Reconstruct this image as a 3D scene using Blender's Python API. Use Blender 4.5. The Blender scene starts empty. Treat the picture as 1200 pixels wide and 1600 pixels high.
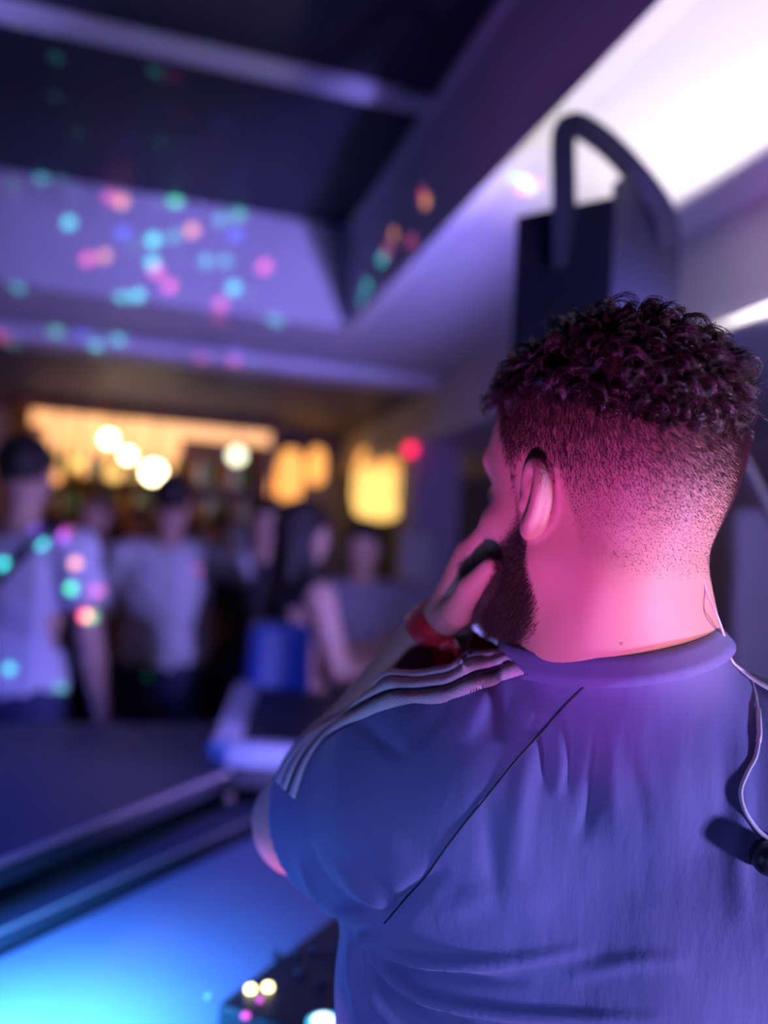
import bpy, math, random
import numpy as np
from mathutils import Vector, Matrix
from mathutils.bvhtree import BVHTree
random.seed(7); rng = np.random.default_rng(7)
scene = bpy.context.scene
col = scene.collection
# ------------------------------------------------------------------ camera
FPX = 1300.0                       # focal length in pixels of the 1200x1600 frame
CAMZ = 1.5
_y = np.array([-395., -70., -1300.]); _y /= np.linalg.norm(_y)
_x = np.array([4300., -315., -1300.]); _x -= _y * _x.dot(_y); _x /= np.linalg.norm(_x)
_z = np.cross(_x, _y)
M = np.array([_x, _y, _z])         # camera axes -> world
CAM = np.array([0., 0., CAMZ])
cd = bpy.data.cameras.new('camera'); cam = bpy.data.objects.new('camera', cd); col.objects.link(cam)
mw = Matrix.Identity(4)
for i in range(3):
    for j in range(3): mw[i][j] = M[i][j]
mw.translation = Vector(CAM)
cam.matrix_world = mw
cd.sensor_fit = 'HORIZONTAL'; cd.sensor_width = 36; cd.lens = FPX / 1200 * 36
cd.clip_start = .02; cd.clip_end = 60
cd.dof.use_dof = True; cd.dof.focus_distance = .625; cd.dof.aperture_fstop = 2.15
scene.camera = cam

def P(u, v, D):
    return M @ np.array([(u - 600) / FPX * D, (800 - v) / FPX * D, -D]) + CAM
def ray(u, v):
    d = M @ np.array([(u - 600) / FPX, (800 - v) / FPX, -1.]); return d / np.linalg.norm(d)
def onplane(u, v, ax, val):
    d = ray(u, v); return CAM + d * (val - CAM[ax]) / d[ax]
def ground(u, D):
    p = P(u, 880, D); return p[0], p[1]

# ------------------------------------------------------------------ world, exposure
w = bpy.data.worlds.new('world'); scene.world = w; w.use_nodes = True
w.node_tree.nodes['Background'].inputs[0].default_value = (.010, .012, .05, 1)
w.node_tree.nodes['Background'].inputs[1].default_value = 1.0
vs = scene.view_settings
vs.view_transform = 'Standard'; vs.look = 'None'; vs.gamma = 1; vs.exposure = 0.0; vs.use_curve_mapping = False

# ------------------------------------------------------------------ lights (stage and room lamps off the frame, plus added fill spots)
def light(name, kind, loc, target, color, energy, size=.1, **kw):
    l = bpy.data.lights.new(name, kind); l.color = color; l.energy = energy
    if kind == 'AREA': l.shape = 'DISK'; l.size = size
    else: l.shadow_soft_size = size
    for k, v in kw.items(): setattr(l, k, v)
    o = bpy.data.objects.new(name, l); col.objects.link(o); o.location = loc
    if target is not None:
        o.rotation_euler = (Vector(target) - Vector(loc)).to_track_quat('-Z', 'Y').to_euler()
    return o
neckP = P(1075, 915, .6)
light('violet_wash', 'AREA', (1.18, -.14, .88), P(1000, 1400, .6), (.45, .37, 1.0), 23, .14)
light('blue_sleeve_fill', 'SPOT', (-.45, -.1, 1.12), P(600, 1385, .66), (.26, .34, 1.0), 24, .05, spot_size=math.radians(35), spot_blend=1.0)  # added fill, lifts the blue on the sleeve
light('violet_room_wash', 'SPOT', (1.24, .85, 1.42), (-.75, 3.6, 2.25), (.31, .25, 1.0), 280, .06, spot_size=math.radians(76), spot_blend=.6)
light('hot_pink_spot', 'SPOT', (.92, -.15, 1.40), P(1092, 925, .63), (1., .52, .62), 32, .02, spot_size=math.radians(14), spot_blend=1.0)
light('pink_spot', 'SPOT', (-.10, -.10, 1.02), P(965, 765, .64), (.94, .15, .95), 36, .02, spot_size=math.radians(27), spot_blend=1.0)
light('lilac_hair_fill', 'SPOT', (1.05, -.25, 1.60), P(1110, 600, .68), (1., .58, .95), 42, .02, spot_size=math.radians(18), spot_blend=1.0)  # added spot, only brightens the curls at the back
light('violet_beam_fill', 'SPOT', (.95, -.7, 1.8), (1.4, 1.5, 2.4), (.34, .24, 1.0), 45, .05, spot_size=math.radians(60), spot_blend=1.0)  # extra light put in to turn the beam face violet
light('pink_elbow_fill', 'SPOT', P(520, 1900, .55), P(415, 1350, .87), (1., .12, .45), 9.0, .03, spot_size=math.radians(20), spot_blend=1.0)  # added pink spot for the elbow, hangs free above the floor
light('white_uplight', 'SPOT', (1.66, 1.62, 1.6), (1.0, 1.30, 2.45), (1., .95, .84), 105, .06, spot_size=math.radians(80), spot_blend=1.0)
light('blue_desk_lamp', 'SPOT', P(-90, 1420, .85), onplane(20, 1620, 2, .93), (.05, .36, 1.0), 150, .03, spot_size=math.radians(92), spot_blend=1.0)
light('blue_counter_fill', 'SPOT', (-1.15, .85, 2.2), (-.55, 1.45, .95), (.03, .09, 1.0), 260, .1, spot_size=math.radians(84), spot_blend=1.0)  # added spot that tints the counter blue
light('amber_bar_lamp', 'AREA', (-1.2, 4.9, 2.3), (-1.0, 5.5, 1.2), (1., .36, .10), 6, .6)

# ------------------------------------------------------------------ materials
def mat(name, base, rough=.6, metal=0., spec=.5, bump=0., bscale=60., var=0., vscale=4., emit=None, estr=0., sheen=0.):
    m = bpy.data.materials.new(name); m.use_nodes = True
    nt = m.node_tree; b = nt.nodes['Principled BSDF']
    b.inputs['Base Color'].default_value = (*base, 1); b.inputs['Roughness'].default_value = rough
    b.inputs['Metallic'].default_value = metal; b.inputs['Specular IOR Level'].default_value = spec
    if sheen: b.inputs['Sheen Weight'].default_value = sheen
    tc = nt.nodes.new('ShaderNodeTexCoord')
    if bump:
        n = nt.nodes.new('ShaderNodeTexNoise'); n.inputs['Scale'].default_value = bscale; n.inputs['Detail'].default_value = 5
        nt.links.new(tc.outputs['Object'], n.inputs['Vector'])
        bp = nt.nodes.new('ShaderNodeBump'); bp.inputs['Strength'].default_value = bump; bp.inputs['Distance'].default_value = .01
        nt.links.new(n.outputs['Fac'], bp.inputs['Height']); nt.links.new(bp.outputs['Normal'], b.inputs['Normal'])
    n2 = nt.nodes.new('ShaderNodeTexNoise'); n2.inputs['Scale'].default_value = vscale; n2.inputs['Detail'].default_value = 4
    nt.links.new(tc.outputs['Object'], n2.inputs['Vector'])
    mx = nt.nodes.new('ShaderNodeMix'); mx.data_type = 'RGBA'
    mx.inputs['A'].default_value = (*[c * (1 - var) for c in base], 1); mx.inputs['B'].default_value = (*[min(1, c * (1 + var)) for c in base], 1)
    nt.links.new(n2.outputs['Fac'], mx.inputs['Factor']); nt.links.new(mx.outputs['Result'], b.inputs['Base Color'])
    if emit:
        b.inputs['Emission Color'].default_value = (*emit, 1); b.inputs['Emission Strength'].default_value = estr
    return m
MT = {
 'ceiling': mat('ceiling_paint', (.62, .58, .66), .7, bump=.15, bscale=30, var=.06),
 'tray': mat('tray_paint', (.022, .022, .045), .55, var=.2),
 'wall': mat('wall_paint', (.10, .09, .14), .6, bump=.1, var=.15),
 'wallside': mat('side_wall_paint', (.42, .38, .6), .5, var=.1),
 'trim': mat('trim_paint', (.75, .7, .78), .45, var=.03),
 'floor': mat('floor_boards', (.05, .035, .03), .35, var=.3, vscale=8),
 'dark': mat('black_laminate', (.034, .036, .060), .6, bump=.05, bscale=200, var=.1),
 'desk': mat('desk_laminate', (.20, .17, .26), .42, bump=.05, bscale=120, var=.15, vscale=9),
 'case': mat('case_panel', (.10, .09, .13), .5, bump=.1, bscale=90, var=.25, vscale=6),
 'edge': mat('aluminium_edge', (.65, .5, .55), .35, metal=.6, var=.05),
 'silver': mat('silver_plastic', (.55, .52, .6), .4, metal=.3, var=.05),
 'black': mat('black_plastic', (.015, .015, .02), .4, var=.1),
 'blackmetal': mat('black_powder_coat', (.035, .035, .06), .38, bump=.1, bscale=300, var=.1),
 'blue': mat('blue_lit_plastic', (.05, .12, .5), .4, var=.1),  # the blue light on the box is put into this colour
 'wood': mat('bar_wood', (.16, .07, .03), .45, var=.35, vscale=12),
 'white': mat('white_card', (.8, .8, .85), .6, var=.03),
 'red': mat('red_wristband', (.75, .02, .03), .4, bump=.1, bscale=150, var=.06, sheen=.2),
 'cable': mat('clear_white_cable', (.85, .82, .8), .25, var=.02),
 'amber': mat('amber_lamp_glass', (.8, .4, .1), .3, emit=(1, .42, .10), estr=1.5, var=.1),
 'lantern': mat('lantern_glass', (.8, .5, .15), .3, emit=(1, .60, .16), estr=1.7, var=.1),
 'lit': mat('lit_panel', (.8, .5, .3), .3, emit=(1, .50, .16), estr=1.3, var=.2),
 'bulb': mat('lamp_bulb', (.9, .8, .6), .3, emit=(1, .80, .45), estr=16),
 'bulbgreen': mat('lamp_bulb_pale', (.9, .9, .7), .3, emit=(.95, 1., .62), estr=3.2),
 'led_yellow': mat('yellow_led', (.9, .8, .4), .3, emit=(1, .85, .35), estr=7),
 'led_pink': mat('pink_led', (.9, .2, .6), .3, emit=(1, .08, .6), estr=1.6),
 'led_red': mat('red_led', (.9, .1, .2), .3, emit=(1, .01, .09), estr=3),
 'led_white': mat('white_led', (.9, .9, .9), .3, emit=(.75, .9, 1.), estr=3),
 'led_cyan': mat('cyan_led_ring', (.2, .8, .9), .3, emit=(.05, .6, .8), estr=1.4),
 'glassbrown': mat('bottle_glass_amber', (.35, .12, .03), .1, emit=None, var=.2),
 'glassgreen': mat('bottle_glass_green', (.05, .25, .08), .1, var=.2),
 'glassclear': mat('bottle_glass_pale', (.6, .6, .55), .1, var=.1),
 'eye': mat('eye_white', (.7, .68, .66), .2), 'iris': mat('eye_iris', (.06, .04, .03), .15),
 'stripe': mat('white_stripe_tape', (.80, .72, .80), .55, bump=.4, bscale=700, var=.04),
 'piping': mat('navy_piping', (.01, .01, .025), .6),
 'stitch': mat('dark_stitching', (.015, .015, .03), .7),
 'jeans': mat('dark_denim', (.03, .04, .10), .8, bump=.2, bscale=300, var=.2),
 'shoe': mat('shoe_leather', (.03, .03, .03), .5, var=.1),
 'sole': mat('shoe_sole', (.5, .5, .5), .6),
 'curl': mat('dark_brown_curls', (.030, .017, .015), .27, spec=1., var=.3, vscale=90),
 'bristle': mat('clipped_brown_hair', (.085, .05, .045), .32, spec=.9, var=.3, vscale=90),
 'hair': mat('brown_hair', (.02, .012, .01), .5, bump=.5, bscale=60, var=.3),
 'hairfair': mat('fair_hair', (.15, .09, .05), .5, bump=.5, bscale=60, var=.3),
 'tee_pale': mat('pale_jersey', (.62, .62, .72), .8, bump=.2, bscale=60, var=.05),
 'tee_white': mat('white_jersey', (.7, .7, .75), .8, bump=.2, bscale=60, var=.05),
 'tee_grey': mat('grey_jersey', (.30, .28, .38), .8, bump=.2, bscale=60, var=.1),
 'tee_black': mat('black_jersey', (.02, .02, .03), .8, bump=.2, bscale=60, var=.1),
 'tee_pattern': mat('patterned_navy_jersey', (.07, .07, .16), .8, bump=.2, bscale=60, var=.7, vscale=26),
 'strap': mat('black_webbing', (.01, .012, .04), .7),
}
def skin_mat(name, base, masked=False):
    m = mat(name, base, .52, spec=.3, bump=.05, bscale=420, var=.06, vscale=25)
    nt = m.node_tree; b = nt.nodes['Principled BSDF']
    b.inputs['Subsurface Weight'].default_value = .10; b.inputs['Subsurface Radius'].default_value = (.012, .005, .003)
    b.inputs['Subsurface Scale'].default_value = .5
    if masked:      # clipped hair roots and beard shadow, a property of the scalp itself
        at = nt.nodes.new('ShaderNodeAttribute'); at.attribute_name = 'stubble'
        mole = nt.nodes.new('ShaderNodeTexVoronoi'); mole.inputs['Scale'].default_value = 38
        tc = nt.nodes.new('ShaderNodeTexCoord'); nt.links.new(tc.outputs['Object'], mole.inputs['Vector'])
        lt = nt.nodes.new('ShaderNodeMath'); lt.operation = 'LESS_THAN'; lt.inputs[1].default_value = .055
        nt.links.new(mole.outputs['Distance'], lt.inputs[0])
        ml = nt.nodes.new('ShaderNodeMath'); ml.operation = 'MULTIPLY'; ml.inputs[1].default_value = .45
        nt.links.new(lt.outputs[0], ml.inputs[0])
        src = b.inputs['Base Color'].links[0].from_socket
        m0 = nt.nodes.new('ShaderNodeMix'); m0.data_type = 'RGBA'; m0.inputs['B'].default_value = (.12, .05, .035, 1)
        nt.links.new(src, m0.inputs['A']); nt.links.new(ml.outputs[0], m0.inputs['Factor'])
        mx = nt.nodes.new('ShaderNodeMix'); mx.data_type = 'RGBA'; mx.inputs['B'].default_value = (.035, .020, .018, 1)
        nt.links.new(m0.outputs['Result'], mx.inputs['A']); nt.links.new(at.outputs['Fac'], mx.inputs['Factor'])
        nt.links.new(mx.outputs['Result'], b.inputs['Base Color'])
    return m
MT['skin'] = skin_mat('skin_fair', (.60, .36, .28))
MT['skinman'] = skin_mat('skin_fair_clipped', (.62, .36, .28), True)
def shirt_mat():
    m = mat('navy_jersey', (.135, .145, .34), .72, bump=.0, var=.06, vscale=14, sheen=.15)
    nt = m.node_tree; b = nt.nodes['Principled BSDF']
    tc = nt.nodes.new('ShaderNodeTexCoord')
    n1 = nt.nodes.new('ShaderNodeTexNoise'); n1.inputs['Scale'].default_value = 1100; n1.inputs['Detail'].default_value = 2
    n2 = nt.nodes.new('ShaderNodeTexNoise'); n2.inputs['Scale'].default_value = 34; n2.inputs['Detail'].default_value = 5
    mp = nt.nodes.new('ShaderNodeMapping'); mp.inputs['Scale'].default_value = (1.3, 1.3, .45)
    nt.links.new(tc.outputs['Object'], mp.inputs['Vector']); nt.links.new(mp.outputs[0], n2.inputs['Vector']); nt.links.new(tc.outputs['Object'], n1.inputs['Vector'])
    b1 = nt.nodes.new('ShaderNodeBump'); b1.inputs['Strength'].default_value = .35; b1.inputs['Distance'].default_value = .0006
    b2 = nt.nodes.new('ShaderNodeBump'); b2.inputs['Strength'].default_value = .5; b2.inputs['Distance'].default_value = .004
    nt.links.new(n1.outputs['Fac'], b1.inputs['Height']); nt.links.new(n2.outputs['Fac'], b2.inputs['Height'])
    nt.links.new(b2.outputs['Normal'], b1.inputs['Normal']); nt.links.new(b1.outputs['Normal'], b.inputs['Normal'])
    return m
MT['shirt'] = shirt_mat()

# ------------------------------------------------------------------ helpers
def mesh_obj(name, verts, faces, material, parent=None, smooth=False):
    me = bpy.data.meshes.new(name)
    if isinstance(faces, np.ndarray):
        nv, nf, k = len(verts), len(faces), faces.shape[1]
        me.vertices.add(nv); me.vertices.foreach_set('co', np.asarray(verts, np.float32).ravel())
        me.loops.add(nf * k); me.loops.foreach_set('vertex_index', faces.astype(np.int32).ravel())
        me.polygons.add(nf); me.polygons.foreach_set('loop_start', np.arange(0, nf * k, k, dtype=np.int32))
        me.update(calc_edges=True); me.validate()
    else:
        me.from_pydata([tuple(v) for v in verts], [], faces); me.update()
    me.materials.append(MT[material] if isinstance(material, str) else material)
    if smooth: me.polygons.foreach_set('use_smooth', [True] * len(me.polygons))
    o = bpy.data.objects.new(name, me); col.objects.link(o)
    if parent is not None: o.parent = parent; o.matrix_parent_inverse = Matrix.Translation(-Vector(parent.location)) if parent.rotation_euler.z == 0 else parent.matrix_basis.inverted()
    return o
def thing(name, label, cat, loc, group=None):
    o = bpy.data.objects.new(name, None); col.objects.link(o); o.location = loc; o.empty_display_size = .05
    o['label'] = label; o['category'] = cat
    if group: o['group'] = group
    return o
def tag(o, label, cat, group=None):
    o['label'] = label; o['category'] = cat
    if group: o['group'] = group
    return o
def rebase(o):                       # put a one-mesh thing's origin at its base
    vs_ = np.array([v.co for v in o.data.vertices]); c = (vs_.min(0) + vs_.max(0)) / 2; c[2] = vs_[:, 2].min()
    o.data.transform(Matrix.Translation(-Vector(c))); o.location = Vector(c); return o
def struct(name, verts, faces, material):
    o = mesh_obj(name, verts, faces, material); o['kind'] = 'structure'; return o
BOXF = [(0,1,3,2),(4,6,7,5),(0,4,5,1),(2,3,7,6),(0,2,6,4),(1,5,7,3)]
def box(x0, x1, y0, y1, z0, z1):
    return [(x, y, z) for x in (x0, x1) for y in (y0, y1) for z in (z0, z1)], list(BOXF)
def bevel(o, wd=.004, seg=2):
    m = o.modifiers.new('bevel', 'BEVEL'); m.width = wd; m.segments = seg; m.limit_method = 'ANGLE'; return o
def merge(parts):
    V, F = [], []
    for v, f in parts:
        k = len(V); V += [tuple(q) for q in v]; F += [tuple(i + k for i in q) for q in f]
    return V, F
def xf(vf, c, ax):                   # place local (x,y,z) by axes ax (3 vectors)
    v, f = vf; A = np.array(ax); return [tuple(np.array(c) + q[0]*A[0] + q[1]*A[1] + q[2]*A[2]) for q in v], f
def lathe(prof, n=20, c=(0, 0, 0)):
    V = []; F = []
    for r, z in prof:
        for i in range(n):
            a = 2 * math.pi * i / n; V.append((c[0] + r*math.cos(a), c[1] + r*math.sin(a), c[2] + z))
    for j in range(len(prof) - 1):
        for i in range(n):
            a = j*n + i; b = j*n + (i+1) % n; F.append((a, b, b+n, a+n))
    F.append(tuple(range(n))[::-1]); F.append(tuple(range((len(prof)-1)*n, len(prof)*n)))
    return V, F
def catmull(pts, n=8):
    pts = [np.array(p, float) for p in pts]; out = []
    q = [2*pts[0]-pts[1]] + pts + [2*pts[-1]-pts[-2]]
    for i in range(1, len(q) - 2):
        for k in range(n):
            t = k / n
            out.append(.5*((2*q[i]) + (q[i+1]-q[i-1])*t + (2*q[i-1]-5*q[i]+4*q[i+1]-q[i+2])*t*t + (3*q[i]-q[i-1]-3*q[i+1]+q[i+2])*t**3))
    out.append(pts[-1]); return out
def tube(pts, r, n=8, closed=False):
    pts = [np.array(p, float) for p in pts]; N = len(pts); V = []; F = []; up = None
    for i, p in enumerate(pts):
        t = (pts[(i+1) % N] - pts[i-1]) if closed else (pts[min(i+1, N-1)] - pts[max(i-1, 0)])
        t /= np.linalg.norm(t) + 1e-9
        if up is None: up = np.array([0, 0, 1.]) if abs(t[2]) < .9 else np.array([1., 0, 0])
        a = np.cross(t, up); a /= np.linalg.norm(a); b = np.cross(a, t); up = b
        rr = r[i] if hasattr(r, '__len__') else r
        for k in range(n):
            th = 2*math.pi*k/n; V.append(p + rr*(math.cos(th)*a + math.sin(th)*b))
    for i in range(N if closed else N-1):
        for k in range(n):
            a_, b_ = i*n+k, i*n+(k+1) % n; c_, d_ = ((i+1) % N)*n+k, ((i+1) % N)*n+(k+1) % n
            F.append((a_, b_, d_, c_))
    if not closed: F.append(tuple(range(n))[::-1]); F.append(tuple(range((N-1)*n, N*n)))
    return V, F
def ribbon(pts, nrm, half, thick):   # flat band: pts centre, nrm surface normals
    V = []; F = []; N = len(pts)
    for i in range(N):
        t = pts[min(i+1, N-1)] - pts[max(i-1, 0)]; t /= np.linalg.norm(t) + 1e-9
        s = np.cross(nrm[i], t); s /= np.linalg.norm(s) + 1e-9
        h = half[i] if hasattr(half, '__len__') else half
        for a, b in ((-h, 0), (-h, thick), (h, thick), (h, 0)): V.append(pts[i] + s*a + nrm[i]*b)
    for i in range(N-1):
        for k in range(4): F.append((i*4+k, i*4+(k+1) % 4, i*4+4+(k+1) % 4, i*4+4+k))
    F.append((3, 2, 1, 0)); e = (N-1)*4; F.append((e, e+1, e+2, e+3)); return V, F

# ------------------------------------------------------------------ implicit surfaces (bodies and clothes as one continuous mesh)
class Field:
    def __init__(s, xs, ys, zs):
        s.ax = [np.asarray(a, np.float32) for a in (xs, ys, zs)]
        s.F = np.full([len(a) for a in s.ax], 1.0, np.float32)
    def sub(s, lo, hi):
        sl = []
        for a, l, h in zip(s.ax, lo, hi):
            i0 = max(0, np.searchsorted(a, l) - 1); i1 = min(len(a), np.searchsorted(a, h) + 1)
            if i1 <= i0: return None, None
            sl.append(slice(i0, i1))
        X = s.ax[0][sl[0]][:, None, None]; Y = s.ax[1][sl[1]][None, :, None]; Z = s.ax[2][sl[2]][None, None, :]
        return tuple(sl), (X, Y, Z)
    def put(s, sl, d, k, op):
        A = s.F[sl]
        if op == 'add':
            if k > 0:
                h = np.maximum(k - np.abs(A - d), 0) / k; s.F[sl] = np.minimum(A, d) - h*h*k*.25
            else: s.F[sl] = np.minimum(A, d)
        else:
            d = -d
            h = np.maximum(k - np.abs(A - d), 0) / max(k, 1e-6); s.F[sl] = np.maximum(A, d) + h*h*k*.25
    def cone(s, a, b, ra, rb, k=.01, op='add'):
        a = np.array(a, np.float32); b = np.array(b, np.float32); r = max(ra, rb) + k + .012
        sl, g = s.sub(np.minimum(a, b) - r, np.maximum(a, b) + r)
        if sl is None: return
        ba = b - a; L = float(ba.dot(ba)) + 1e-9
        X, Y, Z = g[0]-a[0], g[1]-a[1], g[2]-a[2]
        t = np.clip((X*ba[0] + Y*ba[1] + Z*ba[2]) / L, 0, 1)
        d = np.sqrt((X-t*ba[0])**2 + (Y-t*ba[1])**2 + (Z-t*ba[2])**2) - (ra + (rb-ra)*t)
        s.put(sl, d.astype(np.float32), k, op)
    def ell(s, c, r, R=None, k=.01, op='add', p=2):
        c = np.array(c, np.float32); rr = np.array(r, np.float32)
        if R is None: R = np.eye(3)
        ext = np.abs(np.array(R)).T @ rr + k + .012
        sl, g = s.sub(c - ext, c + ext)
        if sl is None: return
        X, Y, Z = g[0]-c[0], g[1]-c[1], g[2]-c[2]
        q = [(X*R[i][0] + Y*R[i][1] + Z*R[i][2]) / rr[i] for i in range(3)]
        if p == 2:
            k0 = np.sqrt(q[0]**2 + q[1]**2 + q[2]**2) + 1e-6
            k1 = np.sqrt((q[0]/rr[0])**2 + (q[1]/rr[1])**2 + (q[2]/rr[2])**2) + 1e-6
            d = k0*(k0-1)/k1
        else:
            k0 = (np.abs(q[0])**p + np.abs(q[1])**p + np.abs(q[2])**p)**(1/p); d = (k0-1)*float(rr.min())
        s.put(sl, d.astype(np.float32), k, op)
    def chain(s, pts, rs, k=.01):
        for i in range(len(pts)-1): s.cone(pts[i], pts[i+1], rs[i], rs[i+1], k)
    def mesh(s):
        F = s.F; I = (F < 0); n = np.array(F.shape)
        c = np.zeros(n-1, np.uint8)
        for i in (0, 1):
            for j in (0, 1):
                for k in (0, 1): c += I[i:n[0]-1+i, j:n[1]-1+j, k:n[2]-1+k]
        act = (c > 0) & (c < 8); ix = np.argwhere(act); del c
        idx = np.full(n-1, -1, np.int32); idx[act] = np.arange(len(ix), dtype=np.int32)
        pos = np.zeros((len(ix), 3)); cnt = np.zeros(len(ix))
        cor = [(i, j, k) for i in (0, 1) for j in (0, 1) for k in (0, 1)]
        val = {q: F[ix[:, 0]+q[0], ix[:, 1]+q[1], ix[:, 2]+q[2]] for q in cor}
        for q in cor:
            for a in range(3):
                if q[a]: continue
                e = list(q); e[a] = 1; e = tuple(e); A, B = val[q], val[e]
                m = (A < 0) != (B < 0); t = A[m]/(A[m]-B[m])
                p = np.stack([s.ax[b][ix[m, b]+q[b]] for b in range(3)], 1).astype(np.float64)
                p[:, a] += t*(s.ax[a][ix[m, a]+1]-s.ax[a][ix[m, a]])
                pos[m] += p; cnt[m] += 1
        pos /= cnt[:, None]
        faces = []
        for a in range(3):
            b, c_ = (a+1) % 3, (a+2) % 3
            s0 = [slice(None)]*3; s1 = [slice(None)]*3
            s0[a] = slice(0, n[a]-1); s1[a] = slice(1, n[a])
            for q in (b, c_): s0[q] = slice(1, n[q]-1); s1[q] = slice(1, n[q]-1)
            A, B = I[tuple(s0)], I[tuple(s1)]
            e = np.argwhere(A != B); fl = A[A != B]
            e[:, b] += 1; e[:, c_] += 1
            def cell(db, dc):
                z = e.copy(); z[:, b] += db; z[:, c_] += dc; return idx[z[:, 0], z[:, 1], z[:, 2]]
            Q = np.stack([cell(-1, -1), cell(0, -1), cell(0, 0), cell(-1, 0)], 1)
            Q[~fl] = Q[~fl][:, ::-1]; faces.append(Q)
        return pos, np.concatenate(faces)
def cut(V, Fc, kill):                # drop the vertices flagged in kill
    keep = ~kill[Fc].any(1); Fc = Fc[keep]; used = np.zeros(len(V), bool); used[Fc.ravel()] = True
    m = np.cumsum(used) - 1; return V[used], m[Fc]
def unit(v): v = np.array(v, float); return v/np.linalg.norm(v)
def hand(fld, W, d, s, n, curl=(.5, .7, .5), thumb=(.5, .5), sc=1., spread=.0):
    """palm, four fingers of their own length and a thumb from the side of the palm; d to the knuckles, s to the thumb, n out of the back"""
    d = unit(d); n = unit(np.array(n) - d*np.dot(n, d)); s_ = unit(np.cross(d, n)); s_ = s_ if np.dot(s_, s) > 0 else -s_
    W = np.array(W); off = [.029, .010, -.010, -.028]; kl = [.088, .092, .087, .078]
    L = [(.042, .026, .021), (.047, .029, .022), (.043, .027, .021), (.033, .020, .019)]
    for i in range(4):
        b = W + s_*off[i]*.55*sc + d*.012*sc; K = W + (d*kl[i] + s_*off[i])*sc
        fld.cone(b, K, .0135*sc, .0115*sc, .008)
        p = K; ang = 0; rr = [.0098, .0088, .0080, .0068] if i < 3 else [.0086, .0078, .0070, .0060]
        for j in range(3):
            ang += curl[j]*(1 + .06*i); dd = unit(d*math.cos(ang) - n*math.sin(ang) + s_*spread*(1.5-i))
            q = p + dd*L[i][j]*sc; fld.cone(p, q, rr[j]*sc, rr[j+1]*sc, .003); p = q
    t0 = W + (d*.022 + s_*.020 - n*.006)*sc; t1 = t0 + unit(d*.62 + s_*.62 - n*.40)*.042*sc
    t2 = t1 + unit(d*.85 + s_*(.55-thumb[0]) - n*thumb[0])*.032*sc; t3 = t2 + unit(d*.8 + s_*(.3-thumb[1]) - n*thumb[1])*.026*sc
    fld.cone(t0, t1, .015*sc, .0125*sc, .008); fld.cone(t1, t2, .0115*sc, .0098*sc, .003); fld.cone(t2, t3, .0098*sc, .0075*sc, .003)

# ------------------------------------------------------------------ the room
XR, XL, YB, YF = 2.7, -5.5, -2.2, 5.75
HT, H1, H2 = 2.86, 2.45, 2.40
tx, ty = .755, 3.18                                 # right and far inner faces of the ceiling recess
struct('floor', *box(XL, XR, YB, YF, -.1, 0), 'floor')
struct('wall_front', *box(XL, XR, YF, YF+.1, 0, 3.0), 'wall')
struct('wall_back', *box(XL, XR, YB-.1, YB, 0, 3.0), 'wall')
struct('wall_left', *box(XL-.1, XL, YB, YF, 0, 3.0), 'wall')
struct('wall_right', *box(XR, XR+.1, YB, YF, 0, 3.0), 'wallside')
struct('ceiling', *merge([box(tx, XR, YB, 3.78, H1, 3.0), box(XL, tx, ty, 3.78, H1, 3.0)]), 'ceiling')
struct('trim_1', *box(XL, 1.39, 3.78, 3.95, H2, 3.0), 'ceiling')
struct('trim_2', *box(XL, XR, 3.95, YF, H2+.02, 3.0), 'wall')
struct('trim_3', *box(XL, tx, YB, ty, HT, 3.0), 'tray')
struct('trim_4', *box(XL, tx, 2.17, 2.25, HT-.02, HT), 'trim')
struct('trim_5', *box(tx-.02, tx, YB, ty, HT-.03, HT), 'trim')
struct('trim_6', *box(tx, tx+.05, YB, ty, H1-.008, H1), 'trim')
XB = 1.40
struct('trim_7', *box(XB, XR, YB, YF, 2.2, H1), 'ceiling')
struct('trim_8', *box(XB-.02, XB+.02, YB, YF, 2.165, 2.2), 'trim')
px, py, _q = onplane(645, 800, 1, 4.2)
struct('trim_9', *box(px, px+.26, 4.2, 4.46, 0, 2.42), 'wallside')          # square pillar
struct('trim_10', *merge([box(XR-.03, XR, 1.2, 1.28, 0, 2.2), box(XR-.03, XR, 2.4, 2.48, 0, 2.2)]), 'trim')
struct('baseboard_front', *box(XL, XR, YF-.02, YF, 0, .12), 'trim')

# ------------------------------------------------------------------ bar at the far end
YBAR = 5.3
bl = onplane(45, 650, 1, YBAR); br = onplane(425, 690, 1, YBAR)
bx0, bx1 = bl[0], br[0]; bz1 = 2.36
bar = thing('back_bar', 'long warm lit wooden back bar with shelves of bottles at the far end', 'bar', ((bx0+bx1)/2, YBAR, 0))
mesh_obj('cabinet', *merge([box(bx0, bx1, YBAR, YF-.03, 0, 1.55), box(bx0, bx0+.06, YBAR, YF-.03, 1.55, bz1), box(bx1-.06, bx1, YBAR, YF-.03, 1.55, bz1)]), 'wood', bar)
mesh_obj('lit_back_panel', *box(bx0+.06, bx0+(bx1-bx0)*.62, YF-.09, YF-.06, 1.98, 2.33), 'lit', bar)
mesh_obj('backing_board', *box(bx0+.06, bx1-.06, YF-.06, YF-.03, 1.55, bz1), 'wood', bar)
for z in (1.75, 1.98): bevel(mesh_obj('shelf', *box(bx0+.06, bx1-.06, YBAR+.08, YF-.09, z-.03, z), 'wood', bar))
bevel(mesh_obj('canopy', *box(bx0-.05, bx1+.05, YBAR-.08, YF-.03, 2.33, 2.385), 'wood', bar))
mesh_obj('light_strip', *box(bx0+.02, bx1-.02, YBAR-.06, YBAR-.03, 2.25, 2.33), 'lit', bar)
def bottle_vf(h=.28, r=.036):
    return lathe([(r*.9, 0), (r, .01), (r, h*.58), (r*.8, h*.66), (r*.38, h*.76), (r*.36, h*.96), (r*.42, h*.97), (r*.42, h)], 14)
kinds = ['glassbrown', 'glassgreen', 'glassclear']
protos = {}
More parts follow.
